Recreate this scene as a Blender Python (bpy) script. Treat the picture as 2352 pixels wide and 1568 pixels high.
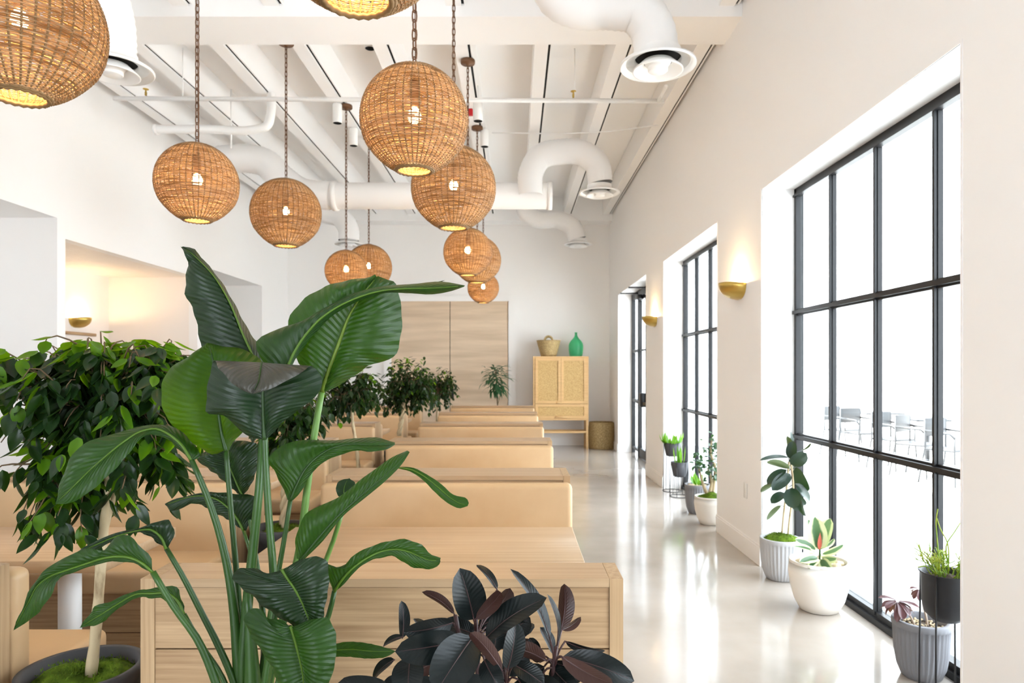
import bpy, bmesh, math, random
from mathutils import Vector, Matrix
R = random.Random(7)
sc = bpy.context.scene
for o in list(bpy.data.objects):
    bpy.data.objects.remove(o, do_unlink=True)

# ---------------------------------------------------------------- camera, sky, exposure
FPX, VX, VY, CH = 1560.0, 1184.0, 850.0, 1.45      # focal length in pixels, vanishing point, eye height
cam_d = bpy.data.cameras.new('camera')
cam_d.sensor_width = 36.0
cam_d.lens = FPX / 2352 * 36.0
cam_d.shift_x = -(VX - 1176) / 2352
cam_d.shift_y = (VY - 784) / 2352
cam_d.clip_start = 0.05
cam_d.dof.use_dof = True
cam_d.dof.focus_distance = 1.5
cam_d.dof.aperture_fstop = 8.0
cam = bpy.data.objects.new('camera', cam_d)
cam.location = (0, 0, CH)
cam.rotation_euler = (math.pi / 2, 0, 0)
sc.collection.objects.link(cam)
sc.camera = cam

world = bpy.data.worlds.new('sky')
sc.world = world
world.use_nodes = True
bg = world.node_tree.nodes['Background']
bg.inputs[0].default_value = (0.83, 0.915, 1.0, 1)
bg.inputs[1].default_value = 1.0
sun_d = bpy.data.lights.new('sun', 'SUN')        # behind the building: lights the terrace, whose bounce fills the room
sun_d.energy = 5.0
sun_d.angle = .02
sun_d.color = (1, 1, .98)
sun = bpy.data.objects.new('sun', sun_d)
sun.rotation_euler = Vector((.50, -.12, -.86)).to_track_quat('-Z', 'Y').to_euler()
sc.collection.objects.link(sun)
sc.view_settings.view_transform = 'Standard'
sc.view_settings.look = 'None'
sc.view_settings.exposure = 3.36
sc.view_settings.gamma = 1.0
sc.view_settings.use_curve_mapping = False
cy = sc.cycles
cy.max_bounces = 12
cy.diffuse_bounces = 7
cy.glossy_bounces = 4
cy.transmission_bounces = 6
cy.transparent_max_bounces = 16
cy.caustics_reflective = False
cy.caustics_refractive = False
cy.sample_clamp_indirect = 6.0
LAMP_W, SCONCE_W = 3.4, 1.5


def portal(x, y, z, sx, sy, rot):
    d = bpy.data.lights.new('daylight_portal', 'AREA')
    d.shape = 'RECTANGLE'
    d.size, d.size_y = sx, sy
    d.cycles.is_portal = True
    o = bpy.data.objects.new('daylight_portal', d)
    o.location = (x, y, z)
    o.rotation_euler = rot
    sc.collection.objects.link(o)


XR, XG, XL, YB, YF = 1.82, 2.06, -4.42, 13.15, -3.2    # room planes
OPEN = [(-0.585, 1.66), (2.775, 5.02), (6.13, 8.35), (9.46, 12.05)]
ZT = 2.785
for (a, b) in OPEN:
    portal(XG + 0.12, (a + b) / 2, ZT / 2, ZT - .05, b - a - .05, (0, math.pi / 2, 0))
portal(-1.9, YF - .16, 1.6, 2.8, 2.4, (math.pi / 2, 0, 0))


# ---------------------------------------------------------------- helpers
def px(x, y, d):
    return Vector(((x - VX) * d / FPX, d, CH - (y - VY) * d / FPX))


class MB:
    def __init__(s):
        s.v, s.f, s.m, s.uv, s.sm = [], [], [], {}, []

    def add(s, vs, fs, mi=0, uvs=None, smooth=True):
        o = len(s.v)
        s.v += [Vector(p) for p in vs]
        if uvs:
            for i, u in enumerate(uvs):
                s.uv[o + i] = u
        for f in fs:
            s.f.append([o + i for i in f])
            s.m.append(mi)
            s.sm.append(smooth)
        return s

    def box(s, x0, x1, y0, y1, z0, z1, mi=0):
        v = [(x, y, z) for x in (x0, x1) for y in (y0, y1) for z in (z0, z1)]
        return s.add(v, [(0, 1, 3, 2), (4, 6, 7, 5), (0, 4, 5, 1), (2, 3, 7, 6), (0, 2, 6, 4), (1, 5, 7, 3)], mi, smooth=False)

    def cushion(s, x0, x1, y0, y1, z0, z1, r=.02, seg=3, mi=0, puff=0.0):
        bm = bmesh.new()
        bmesh.ops.create_cube(bm, size=1)
        for v in bm.verts:
            v.co = Vector(((x0 + x1) / 2 + v.co.x * (x1 - x0), (y0 + y1) / 2 + v.co.y * (y1 - y0), (z0 + z1) / 2 + v.co.z * (z1 - z0)))
        bmesh.ops.bevel(bm, geom=list(bm.edges), offset=r, segments=seg, profile=.5, affect='EDGES')
        bm.verts.index_update()
        s.add([v.co.copy() for v in bm.verts], [[v.index for v in f.verts] for f in bm.faces], mi)
        bm.free()
        return s

    def tube(s, pts, rad, n=8, mi=0, cap=True, closed=False):
        pts = [Vector(p) for p in pts]
        m = len(pts)
        rr = rad if isinstance(rad, (list, tuple)) else [rad] * m
        vs, fs = [], []
        prev = None
        for i, p in enumerate(pts):
            a = pts[(i - 1) % m] if (closed or i > 0) else p
            b = pts[(i + 1) % m] if (closed or i < m - 1) else p
            t = (b - a)
            t = t.normalized() if t.length > 1e-9 else Vector((0, 0, 1))
            if prev is None:
                ref = Vector((0, 0, 1)) if abs(t.z) < .9 else Vector((1, 0, 0))
                u = t.cross(ref).normalized()
            else:
                u = (prev - t * prev.dot(t))
                u = u.normalized() if u.length > 1e-6 else t.orthogonal().normalized()
            prev = u
            w = t.cross(u)
            for k in range(n):
                a_ = 2 * math.pi * k / n
                vs.append(p + (u * math.cos(a_) + w * math.sin(a_)) * rr[i])
        for i in range(m if closed else m - 1):
            j = (i + 1) % m
            for k in range(n):
                k2 = (k + 1) % n
                fs.append((i * n + k, i * n + k2, j * n + k2, j * n + k))
        if cap and not closed:
            fs.append(tuple(range(n - 1, -1, -1)))
            fs.append(tuple((m - 1) * n + k for k in range(n)))
        return s.add(vs, fs, mi)

    def lathe(s, prof, n=32, c=(0, 0, 0), mi=0, mod=None, cap0=False, cap1=False):
        vs, fs = [], []
        m = len(prof)
        for i, (r, z) in enumerate(prof):
            for k in range(n):
                a = 2 * math.pi * k / n
                q = r * (mod(k, i) if mod else 1)
                vs.append((c[0] + q * math.cos(a), c[1] + q * math.sin(a), c[2] + z))
        for i in range(m - 1):
            for k in range(n):
                k2 = (k + 1) % n
                fs.append((i * n + k, i * n + k2, (i + 1) * n + k2, (i + 1) * n + k))
        if cap0:
            fs.append(tuple(range(n - 1, -1, -1)))
        if cap1:
            fs.append(tuple((m - 1) * n + k for k in range(n)))
        return s.add(vs, fs, mi)

    def build(s, name, mats, parent=None, off=None):
        me = bpy.data.meshes.new(name)
        o_ = Vector(off) if off is not None else Vector((0, 0, 0))
        me.from_pydata([tuple(p - o_) for p in s.v], [], s.f)
        if not isinstance(mats, (list, tuple)):
            mats = [mats]
        for m in mats:
            me.materials.append(m)
        me.polygons.foreach_set('material_index', s.m)
        me.polygons.foreach_set('use_smooth', s.sm)
        if s.uv:
            uvl = me.uv_layers.new(name='UVMap')
            vi = [0] * len(me.loops)
            me.loops.foreach_get('vertex_index', vi)
            flat = []
            for i in vi:
                u = s.uv.get(i, (0, 0))
                flat += [u[0], u[1]]
            uvl.data.foreach_set('uv', flat)
        me.update()
        ob = bpy.data.objects.new(name, me)
        sc.collection.objects.link(ob)
        if parent:
            ob.parent = parent
        return ob


def tag(o, label=None, cat=None, group=None, kind=None):
    if label: o['label'] = label
    if cat: o['category'] = cat
    if group: o['group'] = group
    if kind: o['kind'] = kind
    return o


def thing(name, label, cat, loc=(0, 0, 0), group=None, rz=0):
    o = bpy.data.objects.new(name, None)
    o.empty_display_size = .1
    o.location = loc
    o.rotation_euler = (0, 0, rz)
    sc.collection.objects.link(o)
    return tag(o, label, cat, group)


def struct(name, mb, m, parent=None):
    return tag(mb.build(name, m, parent), kind=None if parent else 'structure')


def copy_tree(o, parent=None):
    c = o.copy()
    sc.collection.objects.link(c)
    c.parent = parent
    for ch in list(o.children):
        copy_tree(ch, c)
    return c


def catmull(pts, n):
    """resample a polyline of tuples to n points, smooth, by arc length"""
    P = [Vector(p) for p in pts]
    L = [0]
    for i in range(1, len(P)):
        L.append(L[-1] + max((P[i] - P[i - 1]).length, 1e-6))
    out = []
    for k in range(n):
        t = L[-1] * k / (n - 1)
        i = 0
        while i < len(P) - 2 and t > L[i + 1]:
            i += 1
        u = (t - L[i]) / (L[i + 1] - L[i])
        p0, p1, p2, p3 = P[max(i - 1, 0)], P[i], P[i + 1], P[min(i + 2, len(P) - 1)]
        d = L[i + 1] - L[i]
        d0 = L[i] - L[i - 1] if i > 0 else d
        d2 = L[i + 2] - L[i + 1] if i + 2 < len(P) else d
        m1 = ((p2 - p1) / d * d0 + (p1 - p0) / d0 * d) / (d0 + d) * d if i > 0 else (p2 - p1)
        m2 = ((p3 - p2) / d2 * d + (p2 - p1) / d * d2) / (d + d2) * d if i + 2 < len(P) else (p2 - p1)
        u2, u3 = u * u, u * u * u
        out.append(p1 * (2 * u3 - 3 * u2 + 1) + m1 * (u3 - 2 * u2 + u) + p2 * (-2 * u3 + 3 * u2) + m2 * (u3 - u2))
    return out


# ---------------------------------------------------------------- materials
def mat(name, col, rough=.5, spec=.5, metal=0.0, coat=0.0, trans=None, bump=None, var=None, emit=None, alpha_glass=None):
    """var=(scale vec, colour2, detail, coords) mixes a second colour by noise; bump=(scale vec, strength, distance);
    trans=(factor, colour) adds light passing through a thin leaf or strand."""
    m = bpy.data.materials.new(name)
    m.use_nodes = True
    nt = m.node_tree
    N, L = nt.nodes, nt.links
    b = N['Principled BSDF']
    out = N['Material Output']
    b.inputs['Base Color'].default_value = (*col, 1)
    b.inputs['Roughness'].default_value = rough
    b.inputs['Specular IOR Level'].default_value = spec
    b.inputs['Metallic'].default_value = metal
    b.inputs['Coat Weight'].default_value = coat
    b.inputs['Coat Roughness'].default_value = .12
    tc = None

    def coords(scale):
        nonlocal tc
        if tc is None:
            tc = N.new('ShaderNodeTexCoord')
        mp = N.new('ShaderNodeMapping')
        mp.inputs['Scale'].default_value = scale
        L.new(tc.outputs['Object'], mp.inputs['Vector'])
        return mp.outputs['Vector']
    csock = None
    if var:
        sc_, c2, det, lo, hi = var
        n = N.new('ShaderNodeTexNoise')
        n.inputs['Scale'].default_value = 1.0
        n.inputs['Detail'].default_value = det
        L.new(coords(sc_), n.inputs['Vector'])
        r = N.new('ShaderNodeMapRange')
        r.inputs[1].default_value, r.inputs[2].default_value = lo, hi
        L.new(n.outputs['Fac'], r.inputs[0])
        mx = N.new('ShaderNodeMix')
        mx.data_type = 'RGBA'
        mx.inputs[6].default_value = (*col, 1)
        mx.inputs[7].default_value = (*c2, 1)
        L.new(r.outputs[0], mx.inputs[0])
        csock = mx.outputs[2]
        L.new(csock, b.inputs['Base Color'])
    if bump:
        sc_, st, dist = bump
        n = N.new('ShaderNodeTexNoise')
        n.inputs['Scale'].default_value = 1.0
        n.inputs['Detail'].default_value = 4
        L.new(coords(sc_), n.inputs['Vector'])
        bp = N.new('ShaderNodeBump')
        bp.inputs['Strength'].default_value = st
        bp.inputs['Distance'].default_value = dist
        L.new(n.outputs['Fac'], bp.inputs['Height'])
        L.new(bp.outputs[0], b.inputs['Normal'])
    if trans:
        t = N.new('ShaderNodeBsdfTranslucent')
        t.inputs[0].default_value = (*trans[1], 1)
        ms = N.new('ShaderNodeMixShader')
        ms.inputs[0].default_value = trans[0]
        L.new(b.outputs[0], ms.inputs[1])
        L.new(t.outputs[0], ms.inputs[2])
        L.new(ms.outputs[0], out.inputs[0])
    if emit:
        b.inputs['Emission Color'].default_value = (*emit[0], 1)
        b.inputs['Emission Strength'].default_value = emit[1]
    return m


def glass_mat(name, tint=(1, 1, 1)):
    m = bpy.data.materials.new(name)
    m.use_nodes = True
    nt = m.node_tree
    N, L = nt.nodes, nt.links
    N.remove(N['Principled BSDF'])
    t = N.new('ShaderNodeBsdfTransparent')
    t.inputs[0].default_value = (*tint, 1)
    g = N.new('ShaderNodeBsdfGlossy')
    g.inputs['Roughness'].default_value = .02
    lw = N.new('ShaderNodeLayerWeight')
    pw = N.new('ShaderNodeMath'); pw.operation = 'POWER'; pw.inputs[1].default_value = 5.0
    L.new(lw.outputs['Facing'], pw.inputs[0])
    fr = N.new('ShaderNodeMath'); fr.operation = 'MULTIPLY_ADD'; fr.inputs[1].default_value = .6; fr.inputs[2].default_value = .015
    L.new(pw.outputs[0], fr.inputs[0])
    ms = N.new('ShaderNodeMixShader')
    L.new(fr.outputs[0], ms.inputs[0])
    L.new(t.outputs[0], ms.inputs[1])
    L.new(g.outputs[0], ms.inputs[2])
    L.new(ms.outputs[0], N['Material Output'].inputs[0])
    return m


def leaf_mat(name, col, vein, trc, trf=.25, rough=.32, nveins=24.0, bumpd=.004, slant=5.0, under=None, edge=None, spec=.5):
    """leaf with fine side veins running out from the midrib, drawn in the leaf's own UV"""
    m = bpy.data.materials.new(name)
    m.use_nodes = True
    nt = m.node_tree
    N, L = nt.nodes, nt.links
    b = N['Principled BSDF']
    out = N['Material Output']
    b.inputs['Roughness'].default_value = rough
    b.inputs['Specular IOR Level'].default_value = spec
    uv = N.new('ShaderNodeUVMap')
    sp = N.new('ShaderNodeSeparateXYZ')
    L.new(uv.outputs[0], sp.inputs[0])

    def math_(op, a, bb=None):
        n = N.new('ShaderNodeMath')
        n.operation = op
        for i, q in enumerate((a, bb)):
            if q is None: continue
            if isinstance(q, (int, float)): n.inputs[i].default_value = q
            else: L.new(q, n.inputs[i])
        return n.outputs[0]
    au = math_('ABSOLUTE', sp.outputs[0])
    tc = N.new('ShaderNodeTexCoord')
    nz = N.new('ShaderNodeTexNoise')
    nz.inputs['Scale'].default_value = 9.0
    nz.inputs['Detail'].default_value = 3
    L.new(tc.outputs['Object'], nz.inputs['Vector'])
    ph = math_('SUBTRACT', math_('MULTIPLY', sp.outputs[1], nveins), math_('MULTIPLY', math_('POWER', au, .8), slant))
    ph = math_('ADD', ph, math_('MULTIPLY', nz.outputs['Fac'], 1.2))
    tri = math_('ABSOLUTE', math_('SUBTRACT', math_('FRACT', ph), .5))
    fine = math_('ABSOLUTE', math_('SUBTRACT', math_('FRACT', math_('MULTIPLY', ph, 4.0)), .5))
    line = N.new('ShaderNodeMapRange')
    line.inputs[1].default_value, line.inputs[2].default_value = .40, .5
    L.new(tri, line.inputs[0])
    fl = N.new('ShaderNodeMapRange')
    fl.inputs[1].default_value, fl.inputs[2].default_value = .3, .5
    fl.inputs[4].default_value = .25
    L.new(fine, fl.inputs[0])
    mx = N.new('ShaderNodeMix')
    mx.data_type = 'RGBA'
    mx.inputs[6].default_value = (*col, 1)
    mx.inputs[7].default_value = (*vein, 1)
    L.new(math_('MULTIPLY', math_('ADD', line.outputs[0], fl.outputs[0]), .40), mx.inputs[0])
    mx2 = N.new('ShaderNodeMix')
    mx2.data_type = 'RGBA'
    mx2.blend_type = 'MULTIPLY'
    mx2.inputs[0].default_value = .5
    L.new(mx.outputs[2], mx2.inputs[6])
    cr = N.new('ShaderNodeValToRGB')
    cr.color_ramp.elements[0].position = .3
    cr.color_ramp.elements[0].color = (.55, .6, .6, 1)
    cr.color_ramp.elements[1].position = .7
    L.new(nz.outputs['Fac'], cr.inputs[0])
    L.new(cr.outputs[0], mx2.inputs[7])
    csock = mx2.outputs[2]
    if edge:
        er = N.new('ShaderNodeMapRange')
        er.inputs[1].default_value, er.inputs[2].default_value = edge[1], edge[2]
        L.new(math_('ADD', au, math_('MULTIPLY', math_('SUBTRACT', nz.outputs['Fac'], .5), edge[3])), er.inputs[0])
        mx3 = N.new('ShaderNodeMix')
        mx3.data_type = 'RGBA'
        L.new(er.outputs[0], mx3.inputs[0])
        L.new(csock, mx3.inputs[6])
        mx3.inputs[7].default_value = (*edge[0], 1)
        csock = mx3.outputs[2]
    if under:
        geo = N.new('ShaderNodeNewGeometry')
        mx4 = N.new('ShaderNodeMix')
        mx4.data_type = 'RGBA'
        L.new(geo.outputs['Backfacing'], mx4.inputs[0])
        L.new(csock, mx4.inputs[6])
        mx4.inputs[7].default_value = (*under, 1)
        csock = mx4.outputs[2]
    L.new(csock, b.inputs['Base Color'])
    if bumpd:
        bp = N.new('ShaderNodeBump')
        bp.inputs['Strength'].default_value = .35
        bp.inputs['Distance'].default_value = bumpd
        L.new(math_('ADD', math_('MULTIPLY', tri, 2.0), math_('MULTIPLY', fine, .15)), bp.inputs['Height'])
        L.new(bp.outputs[0], b.inputs['Normal'])
    t = N.new('ShaderNodeBsdfTranslucent')
    t.inputs[0].default_value = (*trc, 1)
    ms = N.new('ShaderNodeMixShader')
    ms.inputs[0].default_value = trf
    L.new(b.outputs[0], ms.inputs[1])
    L.new(t.outputs[0], ms.inputs[2])
    L.new(ms.outputs[0], out.inputs[0])
    return m


M = {}
M['wall'] = mat('white_wall_paint', (.885, .87, .855), .6, .3, bump=((60, 60, 60), .05, .002))
M['warmwall'] = mat('warm_lit_wall_paint', (.86, .80, .75), .6, .3)  # warm sconce light mixed into the alcove's wall colour
M['ceiling'] = mat('white_ceiling_paint', (.92, .915, .91), .7, .2, bump=((90, 90, 90), .06, .002))
M['duct'] = mat('white_duct_fabric', (.85, .845, .84), .6, .3)
M['whitemetal'] = mat('white_enamel', (.85, .85, .84), .35, .5)
M['dark'] = mat('dark_gap', (.02, .02, .02), .8, .1)
M['floor'] = mat('polished_concrete', (.47, .425, .38), .13, .5, coat=.35,
                 var=((1.1, 1.1, 1.1), (.33, .285, .24), 9, .35, .7), bump=((2, 2, 2), .02, .01))
M['oak'] = mat('pale_oak', (.47, .315, .175), .48, .35, var=((2.6, 2.6, 85), (.30, .18, .09), 8, .35, .7), bump=((6, 60, 160), .08, .001))
M['oaktop'] = mat('pale_oak_top', (.46, .315, .185), .42, .35, var=((1.8, 60, 60), (.39, .255, .14), 8, .35, .7), bump=((6, 160, 60), .05, .001))
M['oakend'] = mat('pale_oak_upright', (.48, .33, .185), .48, .35, var=((90, 90, 2.6), (.36, .225, .115), 6, .35, .7))
M['leather'] = mat('tan_leather', (.58, .395, .22), .42, .4, var=((3, 3, 3), (.51, .33, .17), 5, .35, .7), bump=((240, 240, 240), .12, .001))
M['barn'] = mat('pale_birch_panel', (.74, .58, .42), .5, .35, var=((.8, 8, 9), (.58, .44, .305), 7, .35, .68))
M['cab'] = mat('honey_ash_frame', (.70, .45, .205), .45, .4, var=((3, 3, 30), (.6, .37, .16), 4, .35, .7))
M['cane'] = mat('woven_cane', (.62, .42, .18), .6, .3, var=((90, 90, 90), (.46, .29, .11), 3, .4, .6), bump=((200, 200, 200), .3, .003))
M['straw'] = mat('woven_straw', (.50, .37, .18), .7, .2, var=((40, 40, 90), (.33, .23, .10), 3, .4, .6), bump=((90, 90, 160), .5, .006))
M['seagrass'] = mat('seagrass_weave', (.36, .25, .115), .75, .2, var=((60, 60, 60), (.22, .145, .06), 3, .4, .6), bump=((120, 120, 120), .5, .006))
M['frame'] = mat('black_steel', (.009, .009, .010), .42, .3)
M['blackpot'] = mat('matt_black_metal', (.016, .016, .018), .45, .4)
M['rust'] = mat('aged_bronze', (.17, .085, .045), .5, .4, metal=.5)
M['wicker'] = mat('woven_wicker', (.43, .30, .17), .55, .3, trans=(.22, (.72, .42, .12)), var=((2.2, 2.2, 26), (.16, .095, .04), 4, .42, .60))
M['bulb'] = mat('lit_bulb', (1, .8, .5), .3, .3, emit=((1, .66, .30), 14.0))
M['brass'] = mat('hammered_brass', (.60, .42, .115), .32, .5, metal=1.0, bump=((40, 40, 40), .35, .006))
M['pane'] = glass_mat('clear_glass', (.99, 1, 1))
M['greenglass'] = mat('green_bottle_glass', (.045, .33, .16), .10, .5, trans=(.7, (.38, .92, .62)))
M['darkpot'] = mat('charcoal_clay', (.055, .055, .06), .55, .35, bump=((30, 30, 30), .1, .003))
M['greypot'] = mat('grey_fluted_concrete', (.46, .46, .47), .7, .2, bump=((60, 60, 60), .15, .003))
M['midpot'] = mat('slate_fluted_concrete', (.20, .20, .215), .65, .25, bump=((60, 60, 60), .15, .003))
M['whitepot'] = mat('chalk_white_clay', (.78, .74, .68), .7, .25, bump=((30, 30, 90), .12, .003))
M['moss'] = mat('green_moss', (.12, .20, .015), .9, .1, var=((25, 25, 25), (.05, .085, .008), 4, .35, .65))
M['soil'] = mat('potting_soil', (.05, .035, .025), .9, .1, var=((60, 60, 60), (.28, .23, .18), 3, .5, .7))
M['stones'] = mat('pale_stones', (.66, .55, .38), .7, .2, var=((14, 14, 14), (.45, .36, .22), 3, .4, .6))
M['bark'] = mat('pale_bark', (.50, .40, .25), .75, .2, var=((34, 34, 12), (.26, .185, .105), 5, .5, .68), bump=((40, 40, 90), .4, .004))
M['twig'] = mat('brown_twig', (.13, .085, .045), .7, .2)
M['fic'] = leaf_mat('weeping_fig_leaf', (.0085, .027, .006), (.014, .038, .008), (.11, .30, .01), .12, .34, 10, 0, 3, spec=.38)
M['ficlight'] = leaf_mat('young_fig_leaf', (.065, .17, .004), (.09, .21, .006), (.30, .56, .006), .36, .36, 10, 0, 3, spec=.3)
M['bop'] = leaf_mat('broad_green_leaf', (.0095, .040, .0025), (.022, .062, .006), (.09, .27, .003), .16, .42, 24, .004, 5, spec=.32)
M['bopbright'] = leaf_mat('bright_green_leaf', (.020, .066, .0012), (.036, .092, .003), (.16, .33, .0015), .32, .45, 24, .004, 5, spec=.2)  # brighter, more translucent green than the other broad leaves
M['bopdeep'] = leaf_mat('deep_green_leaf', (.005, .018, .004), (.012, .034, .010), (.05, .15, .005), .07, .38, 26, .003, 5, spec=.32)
M['ribdark'] = mat('green_midrib', (.020, .055, .008), .4, .35, trans=(.1, (.2, .4, .02)))
M['ribpale'] = mat('yellow_green_midrib', (.15, .23, .022), .4, .35, trans=(.25, (.4, .5, .04)))
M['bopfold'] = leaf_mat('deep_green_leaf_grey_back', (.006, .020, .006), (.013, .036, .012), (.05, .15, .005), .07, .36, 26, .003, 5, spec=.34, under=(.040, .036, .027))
M['rib'] = mat('leaf_midrib', (.075, .150, .012), .4, .35, trans=(.2, (.3, .45, .03)))
M['stalk'] = mat('green_stalk', (.016, .052, .006), .36, .4, var=((8, 8, 3), (.030, .085, .010), 3, .4, .7))
M['stalklight'] = mat('pale_green_stalk', (.10, .20, .035), .38, .4)
M['rub'] = leaf_mat('burgundy_rubber_leaf', (.003, .0062, .0062), (.006, .0105, .010), (.03, .02, .015), .02, .30, 14, .0006, 3, under=(.040, .016, .012), spec=.30)
M['rubrib'] = mat('burgundy_rubber_rib', (.05, .022, .022), .35, .4)
M['rubgreen'] = leaf_mat('green_rubber_leaf', (.010, .028, .018), (.016, .04, .024), (.08, .16, .03), .06, .3, 14, .001, 3, under=(.09, .12, .045))
M['varieg'] = leaf_mat('cream_edged_leaf', (.045, .12, .05), (.08, .17, .08), (.3, .45, .15), .15, .35, 12, 0, 3, edge=((.70, .70, .42), .42, .60, .7))
M['pinkbud'] = mat('pink_leaf_sheath', (.65, .14, .10), .4, .4)
M['fresh'] = leaf_mat('fresh_green_leaf', (.10, .28, .02), (.15, .34, .04), (.3, .6, .03), .3, .35, 10, 0, 3)
M['jade'] = leaf_mat('round_green_leaf', (.03, .10, .04), (.05, .13, .05), (.12, .3, .05), .12, .3, 8, 0, 3)
M['pencil'] = mat('yellow_green_stems', (.17, .30, .02), .45, .3, var=((18, 18, 18), (.34, .40, .03), 2, .4, .65))
M['aeon'] = leaf_mat('purple_succulent_leaf', (.13, .055, .06), (.16, .07, .07), (.3, .1, .05), .1, .3, 6, 0, 2, under=(.22, .11, .06))
M['succstem'] = mat('grey_succulent_stem', (.42, .33, .26), .7, .2)
M['deck'] = mat('pale_terrace_boards', (.70, .70, .69), .7, .2, var=((1, 14, 1), (.61, .61, .60), 3, .4, .6))
M['chair'] = mat('grey_patio_metal', (.03, .032, .034), .5, .4)
M['exwhite'] = mat('white_timber', (.80, .80, .78), .6, .3)
M['hedge'] = leaf_mat('pale_hedge_leaf', (.16, .24, .10), (.2, .28, .12), (.3, .4, .1), .2, .5, 8, 0, 3)
M['red'] = mat('red_plastic', (.5, .01, .015), .4, .4)
M['plate'] = mat('white_plastic', (.78, .76, .73), .4, .4)
# ---------------------------------------------------------------- room shell
TOP = 4.76
m = MB(); m.box(XL - 1.6, XR + .34, YF - .3, YB + .3, -.12, 0)
struct('floor', m, M['floor'])

# right wall: piers and header round the window openings
m = MB()
ys = [YF - .3] + [q for ab in OPEN for q in ab] + [YB + .3]
for i in range(0, len(ys), 2):
    m.box(XR, XR + .30, ys[i], ys[i + 1], 0, ZT)
m.box(XR, XR + .30, YF - .3, YB + .3, ZT, TOP + .1)
struct('wall_right', m, M['wall'])
m = MB()
for (a, b) in OPEN:          # slim corner beads standing proud of the plaster round each opening
    m.box(XR - .003, XR + .004, a - .012, a, 0, ZT + .012)
    m.box(XR - .003, XR + .004, b, b + .012, 0, ZT + .012)
    m.box(XR - .003, XR + .004, a, b, ZT, ZT + .012)
struct('trim_1', m, M['wall'])
m = MB()
for i in range(0, len(ys), 2):
    m.box(XR - .014, XR, ys[i], ys[i + 1], 0, .135)
    m.box(XR - .009, XR, ys[i], ys[i + 1], .135, .15)
struct('baseboard_right', m, M['wall'])

# left wall with three recesses
REC = [(1.2, 6.55, 2.92), (6.67, 9.44, 2.74), (9.92, 11.84, 2.92)]
m = MB()
yy = YF - .3
for (a, b, zt) in REC:
    m.box(XL - .12, XL, yy, a, 0, TOP + .1)
    m.box(XL - .12, XL, a, b, zt, TOP + .1)
    yy = b
m.box(XL - .12, XL, yy, YB + .3, 0, TOP + .1)
for k, (a, b, zt) in enumerate(REC):
    if k != 1:
        m.box(XL - 1.35, XL - 1.23, a - .04, b + .04, 0, zt + .12)
        m.box(XL - 1.23, XL - .12, a, b, zt, zt + .1)
        m.box(XL - 1.23, XL - .12, b, b + .05, 0, zt + .1)
        m.box(XL - 1.23, XL - .12, a - .05, a, 0, zt + .1)
struct('wall_left', m, M['wall'])
a, b, zt = REC[1]
m = MB()
m.box(XL - 1.35, XL - 1.23, a - .04, b + .04, 0, zt + .12)
m.box(XL - 1.23, XL - .12, b, b + .1, 0, zt + .1)
m.box(XL - 1.23, XL - .12, a - .06, a, 0, zt + .1)
m.box(XL - 1.23, XL - .12, a, b, zt + .03, zt + .12)
k = a + .04
while k < b - .03:      # thin boards under the recess ceiling
    m.box(XL - 1.23, XL - .12, k, k + .10, zt, zt + .03)
    k += .112
struct('wall_alcove', m, M['warmwall'])

m = MB(); m.box(XL - .12, XR + .3, YB, YB + .3, 0, TOP + .1)
struct('wall_back', m, M['wall'])
m = MB(); m.box(XL, XR, YB - .018, YB, 0, .15)
struct('baseboard_back', m, M['wall'])
m = MB()                # unseen wall behind the camera, its opening added for fill daylight
m.box(XL - .12, -3.3, YF - .3, YF, 0, TOP + .1)
m.box(-.5, XR + .3, YF - .3, YF, 0, TOP + .1)
m.box(-3.3, -.5, YF - .3, YF, 2.8, TOP + .1)
m.box(-3.3, -.5, YF - .3, YF, 0, .4)
struct('wall_front', m, M['wall'])

# ceiling: deck plus ribs running away from the camera, each with a dark slot along it
m = MB()
m.box(XL - .12, XR + .3, YF - .3, YB + .3, TOP - .05, TOP + .1)
JB = 4.37
for n in range(-7, 3):
    x = .307 + .73 * n
    if x - .13 < XL: continue
    m.box(x - .135, x - .011, YF, YB, JB, TOP - .05)
    m.box(x + .011, x + .026, YF, YB, JB + .012, TOP - .05)
    m.box(x - .011, x + .011, YF, YB, JB + .02, TOP - .05, 1)  # black fill stands in for the shade inside the slot
struct('ceiling', m, [M['ceiling'], M['dark']])
m = MB(); m.box(XL, XR, 5.45, 5.92, 4.287, TOP - .05)
struct('beam_1', m, M['ceiling'])
m = MB(); m.box(XL, XR, 12.75, YB, 4.26, TOP - .05)
struct('beam_2', m, M['ceiling'])


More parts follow.
